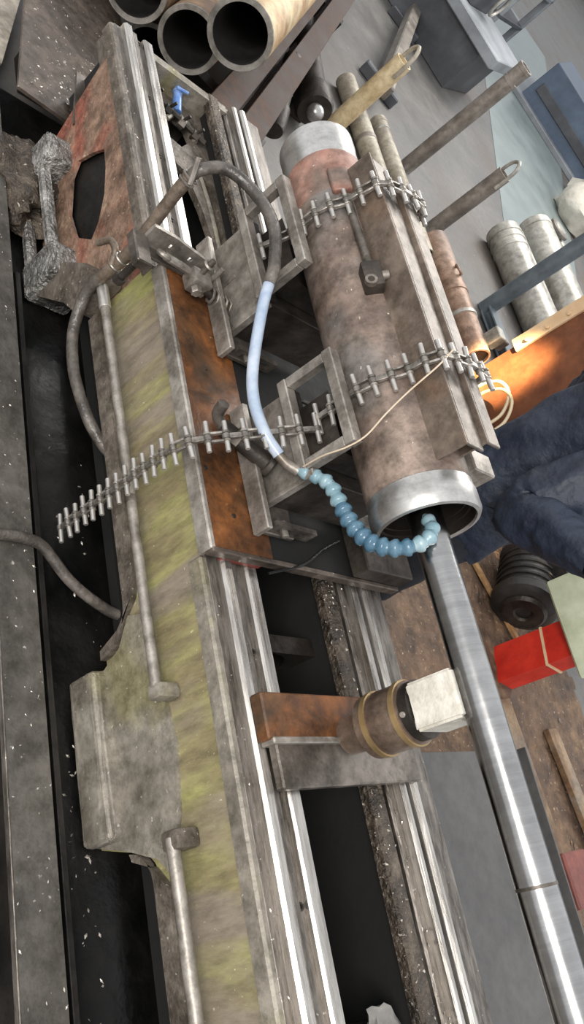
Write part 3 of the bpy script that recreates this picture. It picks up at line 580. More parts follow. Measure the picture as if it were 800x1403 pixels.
obj('stud', cyl(BM(), (1.395, 1.64, 0.655), (1.395, 1.645, 0.71), 0.009, seg=10), 'steel', sc, 40)
obj('stud_ring', torus(BM(), (1.395, 1.642, 0.69), (0, 0, 1), 0.014, 0.005, 14, 6), 'steel_light', sc, 40)
sp = [(1.435 + 0.0022 * i, 1.605 - 0.0006 * i + 0.022 * math.cos(i * 0.9), 0.632 + 0.022 * math.sin(i * 0.9)) for i in range(42)]
obj('spring', tube(BM(), sp, 0.0045, 6, smooth=False), 'steel', sc, 40)
obj('spring_core', cyl(BM(), (1.42, 1.61, 0.632), (1.545, 1.58, 0.632), 0.013, seg=12), 'steel_dark', sc, 40)
for x in (1.45, 1.50, 1.55):
    obj('bolt', cyl(BM(), (x, 1.655, 0.612), (x + 0.002, 1.66, 0.69), 0.0075, seg=8), 'steel_light', sc, 40)
obj('end_lug', box(BM(), 1.53, 1.555, 1.555, 1.61, 0.602, 0.665, 0.006), 'castgrey', sc, 50)
obj('end_nut', lathe(BM(), (1.50, 1.55, 0.615), (0, -1, 0.3), [(0, 0), (0, 0.018), (0.014, 0.018), (0.014, 0.008), (0.004, 0.007), (0.004, 0)], 12), 'steel_light', sc, 40)

# ------------------------------------------------------------------ floor level in front of the bed
bmk = thing('kerb_beam', 'long grey steel kerb beam lying in front of the lathe', 'steel beam', (1.1, 1.0, 0.0))
B('top_flange', 'beam_grey', bmk, 1.045, 1.158, -0.9, 3.0, 0.090, 0.102, 0.002)
B('web', 'beam_dark', bmk, 1.085, 1.10, -0.9, 3.0, 0.012, 0.090, 0.001)
B('base_flange', 'beam_dark', bmk, 1.045, 1.175, -0.9, 3.0, 0.0, 0.012, 0.001)
B('edge_lip', 'way_dull', bmk, 1.041, 1.045, -0.9, 3.0, 0.085, 0.1045, 0.001)
rb = B('inner_rail', 'beam_dark', None, 1.195, 1.212, -0.9, 2.0, 0.012, 0.06, 0.002)
rb.location = (0, 0, 0); tag(rb, 'narrow dark rail lying between the kerb beam and the bed', 'rail')
h2 = obj('rubber_hose', tube(BM(), [(0.93, 1.00, 0.118), (1.05, 1.0, 0.122), (1.12, 1.0, 0.125), (1.175, 0.985, 0.12), (1.258, 0.914, 0.10), (1.346, 0.863, 0.09), (1.44, 0.835, 0.085), (1.6, 0.82, 0.13)], 0.0155, 12), 'rubber', base=(1.2, 0.95, 0.08), smooth=60); tag(h2, 'black rubber hose crossing the kerb beam and vanishing under the bed', 'hose')
def lump(name, c, r, m, label, cat, seed, sq=(1, 1, 1), sub=3, amt=0.35, group=None):
    bm = BM(); bmesh.ops.create_icosphere(bm, subdivisions=sub, radius=1.0); rnd = random.Random(seed)
    from mathutils import noise
    for v in bm.verts:
        n = noise.noise(v.co * 1.7 + Vector((seed * 3.1, 0, 0))) + 0.5 * noise.noise(v.co * 4.1 + Vector((0, seed * 2.3, 0)))
        v.co = v.co * (1 + amt * n)
    for v in bm.verts: v.co = Vector((v.co.x * r * sq[0], v.co.y * r * sq[1], max(v.co.z, -0.55) * r * sq[2]))
    zmin = min(v.co.z for v in bm.verts)
    for v in bm.verts: v.co += Vector(c) - Vector((0, 0, zmin))
    o = obj(name, bm, m, base=c, smooth=50); tag(o, label, cat, group); return o
lump('rubble_lump', (0.985, 0.22, 0.0), 0.055, 'castgrey', 'long grey concrete lump lying beside the kerb beam', 'rubble', 3, (0.75, 2.2, 0.8))
lump('swarf_heap', (0.99, 0.03, 0.0), 0.05, 'grimy', 'dark heap of oily turnings beside the kerb beam', 'swarf', 4, (0.8, 1.2, 0.8), 4, 0.8)
lump('oily_sludge', (1.25, 2.42, 0.012), 0.16, 'grimy', 'mound of glistening black sludge below the far foot', 'sludge', 9, (0.9, 1.2, 0.55), 4, 0.5)
lump('rag_lump', (1.33, 2.50, 0.13), 0.035, 'palegreen', 'small yellowish green rag on the sludge mound', 'rag', 12, (1.3, 0.9, 0.6))
# steel sheets leaning below the far end of the bed
def sheet(name, pts, th, m, label, cat='steel sheet'):
    bm = BM(); n = (Vector(pts[1]) - Vector(pts[0])).cross(Vector(pts[2]) - Vector(pts[0])).normalized() * th
    a = [bm.verts.new(Vector(p)) for p in pts]; b = [bm.verts.new(Vector(p) - n) for p in pts]
    bm.faces.new(a); bm.faces.new(b[::-1])
    for i in range(len(pts)): bm.faces.new((a[i], b[i], b[(i + 1) % len(pts)], a[(i + 1) % len(pts)]))
    c = sum((Vector(p) for p in pts), Vector()) / len(pts)
    o = obj(name, bm, m, base=c); return tag(o, label, cat)
sheet('steel_sheet', [(1.169, 2.717, 0.20), (1.43, 2.68, 0.20), (1.75, 3.05, 0.20), (1.72, 3.9, 0.20), (1.25, 3.40, 0.20)], 0.012, 'plate_brown', 'big brown steel sheet speckled with chips beyond the red foot')
for p in ((1.30, 2.85), (1.60, 3.25)):
    pass
dn = thing('timber_block', 'dark timber block carrying the brown sheet', 'timber', (1.45, 3.1, 0.0)); B('block', 'beam_dark', dn, 1.30, 1.62, 3.0, 3.2, 0.0, 0.186, 0.004)
sheet('steel_offcut', [(1.345, 2.83, 0.30), (1.47, 2.83, 0.30), (1.43, 2.68, 0.27), (1.325, 2.57, 0.27)], 0.01, 'steel', 'small plain grey offcut leaning against the end of the bed', 'offcut')
o = obj('concrete_slab', prism(BM(), [(0.4, 3.02), (1.205, 3.02), (1.33, 3.58), (1.52, 4.6), (0.4, 4.6)], 'z', 0.0, 0.06), 'concrete', base=(0.9, 3.8, 0)); tag(o, 'pale concrete slab in the corner beyond the kerb beam', 'slab')
# debris chips: one uncountable scatter on the beam and in the pan
def scatter(name, spots, label, m='swarf', seed=1):
    rnd = random.Random(seed); bm = BM()
    for (x0, x1, y0, y1, z, n, s) in spots:
        for _ in range(n):
            c = Vector((rnd.uniform(x0, x1), rnd.uniform(y0, y1), z)); a = rnd.uniform(0, 6.28); l = s * rnd.uniform(0.4, 1.6); wd = l * rnd.uniform(0.2, 0.6)
            u = Vector((math.cos(a), math.sin(a), rnd.uniform(-0.1, 0.1))) * l; v = Vector((-math.sin(a), math.cos(a), 0)) * wd; h = Vector((0, 0, l * rnd.uniform(0.3, 0.7)))
            q = [bm.verts.new(c + p) for p in (-u, v, u, -v)] + [bm.verts.new(c + h)]
            for i in range(4): bm.faces.new((q[i], q[(i + 1) % 4], q[4]))
            bm.faces.new((q[3], q[2], q[1], q[0]))
    o = obj(name, bm, m); tag(o, label, 'swarf', kind='stuff'); return o
scatter('metal_chips', [(1.05, 1.155, -0.6, 2.6, 0.102, 130, 0.0038), (1.22, 1.32, -0.2, 0.5, 0.012, 45, 0.006), (1.25, 1.5, 0.7, 1.6, 0.012, 20, 0.005)], 'loose metal chips scattered over the kerb beam and oil pan')
scatter('bed_chips', [(1.78, 1.83, -0.5, 0.8, 0.540, 60, 0.0035), (1.86, 1.89, -0.5, 0.8, 0.531, 50, 0.004), (1.338, 1.362, -0.5, 2.6, 0.538, 60, 0.004), (1.50, 1.78, 1.9, 2.4, 0.10, 20, 0.006)], 'loose metal chips lying along the lathe ways', seed=2)
scatter('sheet_chips', [(1.22, 1.45, 2.75, 2.95, 0.2005, 40, 0.0055), (1.35, 1.6, 2.85, 3.15, 0.2005, 45, 0.005), (1.25, 1.6, 2.95, 3.4, 0.2005, 40, 0.005)], 'loose silvery chips lying on the big brown sheet', seed=5)
scatter('floor_chips', [(2.3, 4.4, -0.8, 2.2, 0.018, 420, 0.012)], 'loose rust flakes and chips strewn over the dirt ground', 'pipe_rust', seed=3)
# piece of torn plastic in the bed hollow
lump('plastic_scrap', (1.715, -0.285, 0.451), 0.055, 'rag', 'crumpled grey plastic scrap lying on a rib in the bed hollow', 'scrap', 21, (1.0, 1.1, 0.5), 3, 0.5)
tr = thing('chip_tray', 'smooth plain grey sheet tray behind the bed under the bright bar', 'tray', (2.4, -0.2, 0.40))
B('sheet', 'tray', tr, 2.055, 2.86, -1.0, 0.36, 0.398, 0.405, 0.001)
B('side_lip', 'tray', tr, 2.852, 2.86, -1.0, 0.36, 0.405, 0.45, 0.001)
B('support_leg', 'steel_dark', tr, 2.76, 2.82, 0.28, 0.34, 0.0, 0.398, 0.002)
B('support_leg', 'steel_dark', tr, 2.76, 2.82, -0.95, -0.89, 0.0, 0.398, 0.002)

# ------------------------------------------------------------------ pipe stack and beams beyond the bed
PD = Vector((0.53, 0.85, 0)).normalized(); PN = Vector((0.85, -0.53, 0)).normalized()
def big_pipe(p, r, L, label, m):
    p = Vector(p); t = thing('steel_pipe', label, 'pipe', (p.x, p.y, p.z - r), 'big steel pipes stacked beyond the bed')
    obj('wall', lathe(BM(), p, PD, [(0.004, r), (L, r), (L, r * 0.8)], 48), m, t, 40)
    obj('rim', lathe(BM(), p, PD, [(0.004, r), (0, r * 0.985), (0, r * 0.83), (0.004, r * 0.82)], 48), 'pipe_rim', t, 40)
    obj('inside', lathe(BM(), p, PD, [(0.004, r * 0.82), (0.3, r * 0.81), (L, r * 0.8)], 48), 'pipe_in', t, 40)
pB = Vector((1.885, 3.376, 0.42)); rr = 0.138
pA = pB - PN * 0.094 - Vector((0, 0, 0.27)) + PD * 0.22
pC = pB - PN * 0.283 - Vector((0, 0, 0.036)) + PD * 0.03
pD = pB + PN * 0.135 + Vector((0, 0, 0.245)) - PD * 0.18
pE = pA - PN * 0.285
pF = pC - PN * 0.28 + PD * 0.25 + Vector((0, 0, 0.03))
big_pipe(pD, rr, 3.0, 'topmost tan steel pipe of the stack, its dark bore facing the lathe', 'pipe_tan')
big_pipe(pB, rr, 3.0, 'brown steel pipe of the stack directly left of the tan one', 'pipe_rust')
big_pipe(pC, rr, 3.0, 'steel pipe cut by the top picture edge above the first brown pipe', 'pipe_rust')
big_pipe(pA, rr, 3.0, 'lowest steel pipe seen behind the end of the front ways', 'pipe_rust')
big_pipe(pF, rr, 3.0, 'dark steel pipe of the stack farthest to the upper left', 'pipe_rust')
def chan_beam(p, L, wd, h, m, label):
    """I-beam along PD with its near end at p (bottom centre)"""
    p = Vector(p); t = thing('steel_beam', label, 'steel beam', p, 'brown steel beams beside the pipe stack')
    def bx(name, n0, n1, z0, z1):
        bm = BM(); box(bm, 0, L, n0, n1, z0, z1, 0.003)
        for v in bm.verts: v.co = p + PD * v.co.x - PN * (-v.co.y) + Vector((0, 0, v.co.z))
        obj(name, bm, m, t)
    bx('bottom_flange', -wd / 2, wd / 2, 0, 0.02); bx('web', -0.01, 0.01, 0.02, h - 0.02); bx('top_flange', -wd / 2, wd / 2, h - 0.02, h)
chan_beam((2.00, 3.04, 0.18), 5.0, 0.13, 0.20, 'beam_brown', 'brown steel beam lying right under the tan pipe')
chan_beam((2.19, 3.04, 0.18), 4.8, 0.13, 0.20, 'beam_brown', 'brown steel beam on the outer side of the pipe stack')
for k, (dd, ll) in enumerate(((0.3, 'near timber bearer under the brown beams'), (3.2, 'far timber bearer under the brown beams'))):
    bm = BM(); box(bm, 0, 0.12, -0.35, 0.2, 0, 0.18, 0.004); q = Vector((2.27, 3.31, 0)) + PD * dd
    for v in bm.verts: v.co = q + PD * v.co.x + PN * v.co.y + Vector((0, 0, v.co.z))
    tag(obj('timber_bearer', bm, 'beam_dark', base=q), ll, 'timber')

# ------------------------------------------------------------------ tubes lying on the ground beyond the barrel
def lying(y0, y1, x, r, m, label, group='cylinder tubes lying beyond the barrel', z=None, rings=(), cap=True, dx=0.0):
    z = r if z is None else z
    t = thing('cylinder_tube', label, 'tube', (x, (y0 + y1) / 2, z - r), group)
    d = Vector((dx, y1 - y0, 0)); L = d.length
    obj('tube', lathe(BM(), (x, y0, z), d, [(0.0, r * 0.86), (0, r), (L, r), (L, r * 0.86)], 32), m, t, 40)
    obj('plug', lathe(BM(), (x, y0, z), d, [(0.02, 0), (0.02, r * 0.86), (L - 0.03, r * 0.86), (L - 0.03, 0)], 24), 'pipe_in', t, 40)
    for (f, w_, k, mm) in rings:
        p = Vector((x, y0, z)) + d * f
        obj('ring', lathe(BM(), p, d, [(0, r * 0.98), (0.004, r * k), (w_, r * k), (w_ + 0.004, r * 0.98)], 32), mm, t, 40)
    return t
lying(3.85, 5.20, 4.45, 0.065, 'tube_beige', 'long beige tube with ringed end, rightmost of the two beyond the barrel', rings=((0.96, 0.03, 1.06, 'tube_beige'), (0.9, 0.02, 1.05, 'silver')))
lying(3.60, 5.35, 4.10, 0.075, 'tube_beige', 'long beige tube between the cream upright tube and barrel', rings=((0.62, 0.04, 1.05, 'tube_grey'), (0.35, 0.03, 1.05, 'tube_beige')))
lying(3.0, 4.05, 4.60, 0.10, 'tube_rust', 'rusty tube with lifting eye lying behind the angle irons', rings=((0.3, 0.03, 1.08, 'silver'), (0.5, 0.05, 1.06, 'tube_rust')))
eye = obj('lifting_eye', torus(BM(), (4.58, 3.68, 0.21), (0.3, 0.2, 1), 0.035, 0.01, 18, 8), 'tube_rust', base=(4.58, 3.68, 0.2)); tag(eye, 'small lifting eye on top of the rusty tube', 'lifting eye')
bkx = thing('valve_block', 'small pale valve block fixed near the end of the rusty tube', 'valve block', (4.72, 3.1, 0.17))
B('block', 'silver', bkx, 4.66, 4.74, 3.08, 3.18, 0.17, 0.29, 0.006); B('port', 'tube_grey', bkx, 4.76, 4.83, 3.1, 3.16, 0.18, 0.27, 0.006)
obj('link', cyl(BM(), (4.73, 3.13, 0.22), (4.77, 3.13, 0.22), 0.02, seg=10), 'tube_grey', bkx, 40)
# cylinder heads close behind the far ring
def ram(p, r, L, dirn, m, label):
    p = Vector(p); t = thing('hydraulic_ram', label, 'ram', (p.x, p.y, 0), 'dark rams behind the far ring')
    obj('collar', lathe(BM(), p, dirn, [(0, 0), (0, r * 0.9), (0.02, r), (0.16, r), (0.17, r * 0.8), (L, r * 0.8), (L, 0)], 32), m, t, 40)
    obj('saddle_foot', box(BM(), p.x - r * 0.6, p.x + r * 0.6, p.y + 0.1, p.y + 0.16, 0, p.z - r * 0.6, 0.004), m, t)
    return t
t = ram((3.32, 4.33, 0.16), 0.12, 0.9, (0.1, 1, 0.05), 'steel_dark', 'dark round ram end with shiny ball behind the far ring')
bmq = BM(); bmesh.ops.create_uvsphere(bmq, u_segments=24, v_segments=14, radius=0.055); bmesh.ops.translate(bmq, vec=(3.30, 4.29, 0.17), verts=bmq.verts[:]); obj('ball', bmq, 'polished', t, 60)
ram((2.78, 3.75, 0.16), 0.065, 0.55, (0.25, 1, 0.35), 'steel_dark', 'dark rounded tube end between the rear ways and far ring')
# upright tubes
def upright(x, y, r, h, m, label, ring=None, notch=False, tilt=(0, 0)):
    t = thing('upright_tube', label, 'tube', (x, y, 0), 'tubes standing upright on the shop floor')
    top = Vector((x + tilt[0], y + tilt[1], h)); bot = Vector((x, y, 0)); L = (top - bot).length; d = top - bot
    obj('tube', lathe(BM(), bot, d, [(0, 0), (0, r), (L, r), (L, r * 0.82), (L - 0.25, r * 0.8), (L - 0.25, 0)], 28), m, t, 40)
    if ring:
        pts = [(-r * 1.05, -0.10), (-r * 1.05, 0.02), (-r * 0.8, 0.085), (0, 0.12), (r * 0.8, 0.085), (r * 1.05, 0.02), (r * 1.05, -0.10)]
        obj('bail', tube(BM(), [top + Vector((0.25 * a, a, b)) for a, b in pts], 0.014, 8), ring, t, 40)
    if notch:
        for k, zz in enumerate((0.97, 0.86)): obj('band', lathe(BM(), bot + d * zz, d, [(0, r * 0.98), (0.003, r * 1.05), (0.03, r * 1.05), (0.033, r * 0.98)], 28), m, t, 40)
    return t
upright(3.83, 4.74, 0.065, 0.62, 'tube_cream', 'cream upright tube with rounded bail standing behind the far ring', 'tube_beige')
upright(4.83, 5.03, 0.062, 1.10, 'tube_grey', 'tall bare grey upright tube without a bail', None, True)
upright(4.89, 4.40, 0.062, 0.66, 'tube_grey', 'grey upright tube with thin wire bail beside the painted lane', 'silver')
# post and channel, silver cylinders
ps = thing('post', 'blue-grey round post standing before the silver tubes', 'post', (5.33, 3.82, 0))
obj('pole', cyl(BM(), (5.33, 3.82, 0), (5.33, 3.82, 1.3), 0.065, seg=24), 'bluegrey', ps, 40)
B('foot_channel', 'bluegrey', ps, 5.30, 5.36, 3.0, 3.82, 0.02, 0.10, 0.004); B('channel_flange', 'bluegrey', ps, 5.22, 5.30, 3.0, 3.75, 0.02, 0.035, 0.003); B('channel_flange', 'bluegrey', ps, 5.22, 5.30, 3.0, 3.75, 0.09, 0.105, 0.003)
lying(3.7, 4.95, 6.10, 0.15, 'silver', 'silver ribbed-end tube nearest the post', 'silver tubes behind the post', rings=((0.93, 0.03, 1.04, 'silver'), (0.87, 0.03, 1.04, 'silver'), (0.8, 0.03, 1.04, 'silver')))
lying(3.7, 5.2, 6.55, 0.10, 'silver', 'thin silver tube between two thicker silver tubes', 'silver tubes behind the post', rings=((0.3, 0.12, 1.03, 'tube_grey'),))
lying(3.9, 5.6, 7.1, 0.17, 'silver', 'thick silver tube with dark ringed mouth at the picture edge', 'silver tubes behind the post', rings=((0.95, 0.04, 1.04, 'silver'),))
# orange column
oc = thing('orange_column', 'orange-brown steel column with a foot lit by an added warm spot', 'column', (4.9, 2.85, 0))
bmo = BM(); prism(bmo, [(4.65, 2.45), (5.10, 2.40), (5.14, 2.93), (4.69, 2.98)], 'z', 0.0, 1.7); obj('shaft', bmo, 'orange', oc)
B('edge_strip', 'creamstrip', oc, 4.665, 4.70, 2.93, 3.02, 0.34, 1.7, 0.004)
sh_ = [o for o in oc.children if o.name.startswith('edge_strip')][0]
for k in range(8):
    p = Vector((4.667, 2.955, 0.44 + 0.15 * k)); obj('bolt', cyl(BM(), p, p + Vector((-0.02, 0, 0)), 0.014, seg=8), 'creamstrip', sh_)
# small wire cables at the column foot
for k, (dy, lb) in enumerate(((0, 'pale cable looped at the foot of the orange column, nearer the worker'), (0.06, 'pale cable looped at the foot of the orange column, nearer the rusty tube'))):
    o = obj('loop_cable', tube(BM(), [(4.55, 2.72 + dy, 0.02), (4.55, 2.71 + dy, 0.12), (4.55, 2.66 + dy, 0.22), (4.56, 2.56 + dy, 0.24), (4.56, 2.46 + dy, 0.15), (4.52, 2.42 + dy, 0.02)], 0.011, 8), 'whitecable', base=(4.52, 2.7, 0)); tag(o, lb, 'cable')
tbx = thing('parts_table', 'low table with bright odds and ends behind the worker', 'table', (5.0, 2.1, 0))
B('top', 'creamstrip', tbx, 4.55, 5.6, 1.80, 2.38, 0.30, 0.34, 0.004)
for (x, y) in ((4.6, 1.83), (5.5, 1.83), (4.6, 2.3), (5.5, 2.3)): B('leg', 'steel_dark', tbx, x, x + 0.05, y, y + 0.05, 0, 0.30, 0.002)
for k, (x, y, sz, mm, lb) in enumerate(((4.65, 1.90, 0.05, 'silver', 'silver machined block lying on the low table behind the worker'), (4.80, 2.20, 0.05, 'silver', 'silver machined roller lying on the low table behind the worker'), (4.98, 1.95, 0.06, 'creamstrip', 'cream block lying on the low table behind the worker'), (5.12, 2.25, 0.05, 'palegreen', 'pale green roller lying on the low table behind the worker'), (5.30, 2.0, 0.055, 'tube_grey', 'grey block lying on the low table behind the worker'), (5.42, 2.3, 0.045, 'creamstrip', 'cream roller lying on the low table behind the worker'))):
    bm = BM()
    if k % 2: cyl(bm, (x, y, 0.34 + sz * 0.5), (x + 2 * sz, y + sz, 0.34 + sz * 0.5), sz * 0.5, seg=12)
    else: box(bm, x - sz, x + sz, y - sz * 0.7, y + sz * 0.7, 0.34, 0.34 + sz, 0.006)
    tag(obj('machined_part', bm, mm, base=(x, y, 0.34), smooth=40), lb, 'machine part', 'small parts on the low table')

# ------------------------------------------------------------------ red stand, motor, scrap on the right
rd = thing('red_stand', 'bright red steel upright with a pale green box on top', 'stand', (3.75, 0.85, 0))
bmr = BM(); prism(bmr, [(3.68, 0.78), (3.80, 0.75), (3.86, 0.93), (3.74, 0.96)], 'z', 0.0, 0.42); obj('upright', bmr, 'red', rd)
bmr = BM(); prism(bmr, [(3.652, 0.82), (3.66, 0.815), (3.672, 0.845), (3.664, 0.85)], 'z', 0.2, 0.23)
bmr.free()
bmr = BM(); prism(bmr, [(3.675, 0.776), (3.802, 0.744), (3.866, 0.934), (3.737, 0.966)], 'z', 0.27, 0.283); obj('weld_band', bmr, 'creamstrip', rd)
B('box', 'palegreen', rd, 3.62, 4.0, 0.66, 1.12, 0.42, 0.72, 0.01)
mt = thing('electric_motor', 'dark round electric motor lying near the red stand', 'motor', (4.0, 1.25, 0.0))
hsg = obj('housing', lathe(BM(), (3.86, 1.10, 0.17), (0.55, 0.75, 0.1), [(0, 0), (0, 0.11), (0.03, 0.165), (0.07, 0.17), (0.10, 0.15), (0.34, 0.15), (0.36, 0.165), (0.40, 0.16), (0.42, 0.08), (0.42, 0)], 36), 'motor', mt, 40)
obj('fan_cover', lathe(BM(), (3.855, 1.092, 0.17), (0.55, 0.75, 0.1), [(0, 0.04), (-0.012, 0.05), (-0.012, 0.10), (0.004, 0.115)], 36), 'steel_dark', hsg, 40)
B('terminal_box', 'motor', mt, 3.96, 4.10, 1.18, 1.34, 0.30, 0.42, 0.01)
for k in range(5): obj('fin', torus(BM(), Vector((3.86, 1.10, 0.17)) + Vector((0.55, 0.75, 0.1)).normalized() * (0.13 + 0.045 * k), (0.55, 0.75, 0.1), 0.153, 0.008, 32, 6), 'motor', hsg, 40)
cb = thing('machine_casing', 'black curved machine casing behind the electric motor', 'casing', (4.3, 1.5, 0))
bmc = BM(); prism(bmc, [(4.3, 0.0), (5.0, 0.0), (5.0, 0.50), (4.8, 0.58), (4.5, 0.48), (4.32, 0.30)], 'y', 1.25, 1.75); obj('shell', bmc, 'motor', cb)
B('cover', 'steel_dark', cb, 4.4, 4.8, 1.22, 1.26, 0.08, 0.34, 0.006)
def plank(p0, p1, wd, th, m, label, grp='pale strips lying on the dirt ground'):
    p0 = Vector(p0); p1 = Vector(p1); d = (p1 - p0).normalized(); n = d.cross(Vector((0, 0, 1))).normalized(); bm = BM(); box(bm, 0, (p1 - p0).length, -wd / 2, wd / 2, 0, th, 0.002)
    up = n.cross(d)
    for v in bm.verts: v.co = p0 + d * v.co.x + n * v.co.y + up * v.co.z
    tag(obj('scrap_strip', bm, m, base=p0), label, 'strip', grp)
plank((3.70, 1.60, 0.02), (3.98, 1.00, 0.03), 0.035, 0.02, 'wood', 'pale wooden strip running from the motor to the red stand')
plank((3.72, 1.75, 0.14), (4.1, 1.42, 0.34), 0.06, 0.02, 'wood', 'bright tan strip leaning under the worker')
plank((4.05, 1.9, 0.2), (4.2, 1.45, 0.42), 0.05, 0.02, 'creamstrip', 'bright cream strip leaning behind the tan one')
plank((3.55, 0.68, 0.02), (3.62, -0.05, 0.02), 0.24, 0.03, 'pipe_rust', 'wide rusty brown plank on the ground below the red stand')
plank((4.02, 0.55, 0.02), (4.05, -0.1, 0.05), 0.10, 0.03, 'pipe_rust', 'rusty strip by the picture edge below the red stand')
o = B('red_box', 'dullred', None, 3.24, 3.44, -0.20, 0.0, 0.0, 0.28, 0.008); tag(o, 'dull red box at the right picture edge beside the bar', 'box')

# ------------------------------------------------------------------ far shop floor
def machine(x, y, rz, parts, label, cat, name):
    t = thing(name, label, cat, (x, y, 0)); t.rotation_euler = (0, 0, rz)
    for (n, m, x0, x1, y0, y1, z0, z1) in parts:
        bm = box(BM(), x0, x1, y0, y1, z0, z1, 0.01); o = obj(n, bm, m); o.parent = t
    return t
machine(6.6, 8.3, R(35), [('base', 'fardark', -0.5, 0.5, -0.7, 0.7, 0, 0.5), ('table', 'fargrey', -0.65, 0.65, -0.9, 0.9, 0.5, 0.62), ('housing', 'fardark', -0.3, 0.4, -0.2, 0.7, 0.62, 1.1), ('panel', 'sack', -0.32, -0.3, -0.1, 0.4, 0.7, 0.95), ('column', 'fargrey', 0.1, 0.4, 0.1, 0.4, 1.1, 1.9)], 'dark grey milling machine standing beyond the upright tubes', 'machine', 'milling_machine')
mm_ = [o for o in bpy.data.objects if o.name == 'milling_machine'][0]
for (nm, c, ax, r1, r2, m) in (('handwheel', (-0.42, 0.25, 0.85), (1, 0, 0), 0.16, 0.025, 'fargrey'), ('handwheel', (0.05, -0.32, 0.82), (0, 1, 0), 0.13, 0.02, 'silver')):
    o = obj(nm, torus(BM(), c, ax, r1, r2, 24, 8), m); o.parent = mm_
o = obj('spindle', cyl(BM(), (-0.1, 0.2, 1.1), (-0.1, 0.2, 1.45), 0.12, 0.08, 18), 'fargrey'); o.parent = mm_
for k in range(4):
    o = obj('louvre', box(BM(), -0.325, -0.30, 0.45, 0.62, 0.68 + 0.07 * k, 0.71 + 0.07 * k, 0.003), 'sack'); o.parent = mm_
machine(8.3, 10.9, R(35), [('frame', 'fargrey', -0.7, 0.7, -1.0, 1.0, 0.0, 0.12), ('post', 'fargrey', -0.7, -0.6, -1.0, -0.9, 0.12, 1.4), ('post', 'fargrey', 0.6, 0.7, -1.0, -0.9, 0.12, 1.4), ('post', 'fargrey', -0.7, -0.6, 0.9, 1.0, 0.12, 1.4), ('post', 'fargrey', 0.6, 0.7, 0.9, 1.0, 0.12, 1.4), ('shelf', 'fardark', -0.7, 0.7, -1.0, 1.0, 0.5, 0.56), ('shelf', 'fargrey', -0.7, 0.7, -1.0, 1.0, 1.0, 1.06), ('load', 'sack', -0.5, 0.1, -0.7, 0.2, 1.06, 1.3)], 'grey steel rack with loaded shelves far across the shop', 'rack', 'steel_rack')
machine(5.4, 6.9, R(58), [('rail', 'tube_grey', -1.6, 1.6, -0.06, 0.06, 0.1, 0.22), ('sleeper', 'fardark', -1.2, -1.1, -0.2, 0.2, 0, 0.1), ('sleeper', 'fardark', 1.1, 1.2, -0.2, 0.2, 0, 0.1)], 'grey steel rail on two sleepers beyond the brown beams', 'rail', 'floor_rail')
machine(12.3, 9.2, R(42), [('base', 'farblue', -1.0, 1.0, -2.2, 2.2, 0, 0.7), ('cover', 'farblue', -0.7, 0.9, -2.0, 1.2, 0.7, 1.2), ('strip', 'fardark', -1.03, -1.0, -2.1, 2.1, 0.25, 0.4), ('plinth', 'fargrey', -1.2, 1.2, -2.4, 2.4, 0, 0.08)], 'long blue machine bed at the far right of the shop', 'machine', 'blue_machine')
for k, (dx, dy, s) in enumerate(((0, 0, 0.40), (1.0, 0.8, 0.38), (0.2, -1.2, 0.36))):
    lump('white_sack', (9.6 + dx, 7.3 + dy, 0.0), s, 'sack', ['big pale sack nearest the lane', 'big pale sack leaning on the blue machine', 'big pale sack at the right picture edge'][k], 'sack', 30 + k, (1.1, 1.0, 0.8), 3, 0.25, 'pale sacks by the blue machine')
t = thing('floor_valve', 'small grey valve fitting on the floor beside the blue machine', 'valve', (7.9, 6.0, 0))
obj('body', cyl(BM(), (7.9, 6.0, 0), (7.9, 6.0, 0.25), 0.09, seg=16), 'silver', t, 40); obj('flange', cyl(BM(), (7.9, 6.0, 0.2), (7.9, 6.0, 0.24), 0.14, seg=16), 'tube_grey', t, 40); obj('spout', cyl(BM(), (7.9, 6.0, 0.12), (8.15, 5.85, 0.12), 0.06, seg=12), 'silver', t, 40)

# ------------------------------------------------------------------ worker
def skin(name, verts, edges, radii, root, m, parent=None, sub=2, loc=(0, 0, 0), disp=None):
    me = bpy.data.meshes.new(name); me.from_pydata([Vector(v) - Vector(loc) for v in verts], edges, []); me.materials.append(MATS[m])
    o = bpy.data.objects.new(name, me); COL.objects.link(o)
    if parent: o.parent = parent
    else: o.location = loc
    md = o.modifiers.new('skin', 'SKIN'); md.use_smooth_shade = True; md.branch_smoothing = 0.6
    for i, sv in enumerate(me.skin_vertices[0].data):
        r = radii[i]; sv.radius = (r, r) if not isinstance(r, tuple) else r; sv.use_root = (i == root); sv.use_loose = False
    s = o.modifiers.new('sub', 'SUBSURF'); s.levels = sub; s.render_levels = sub
    if disp:
        tx_ = bpy.data.textures.new(name + '_folds', 'CLOUDS'); tx_.noise_scale = disp[1]; tx_.noise_depth = 2
        d = o.modifiers.new('folds', 'DISPLACE'); d.texture = tx_; d.strength = disp[0]; d.mid_level = 0.5; d.texture_coords = 'LOCAL'
    return o
WX, WY = 2.64, 1.20
EL = (2.43, 0.985, 0.93); SH = (2.60, 1.03, 1.37); WR = (2.33, 0.70, 1.10)
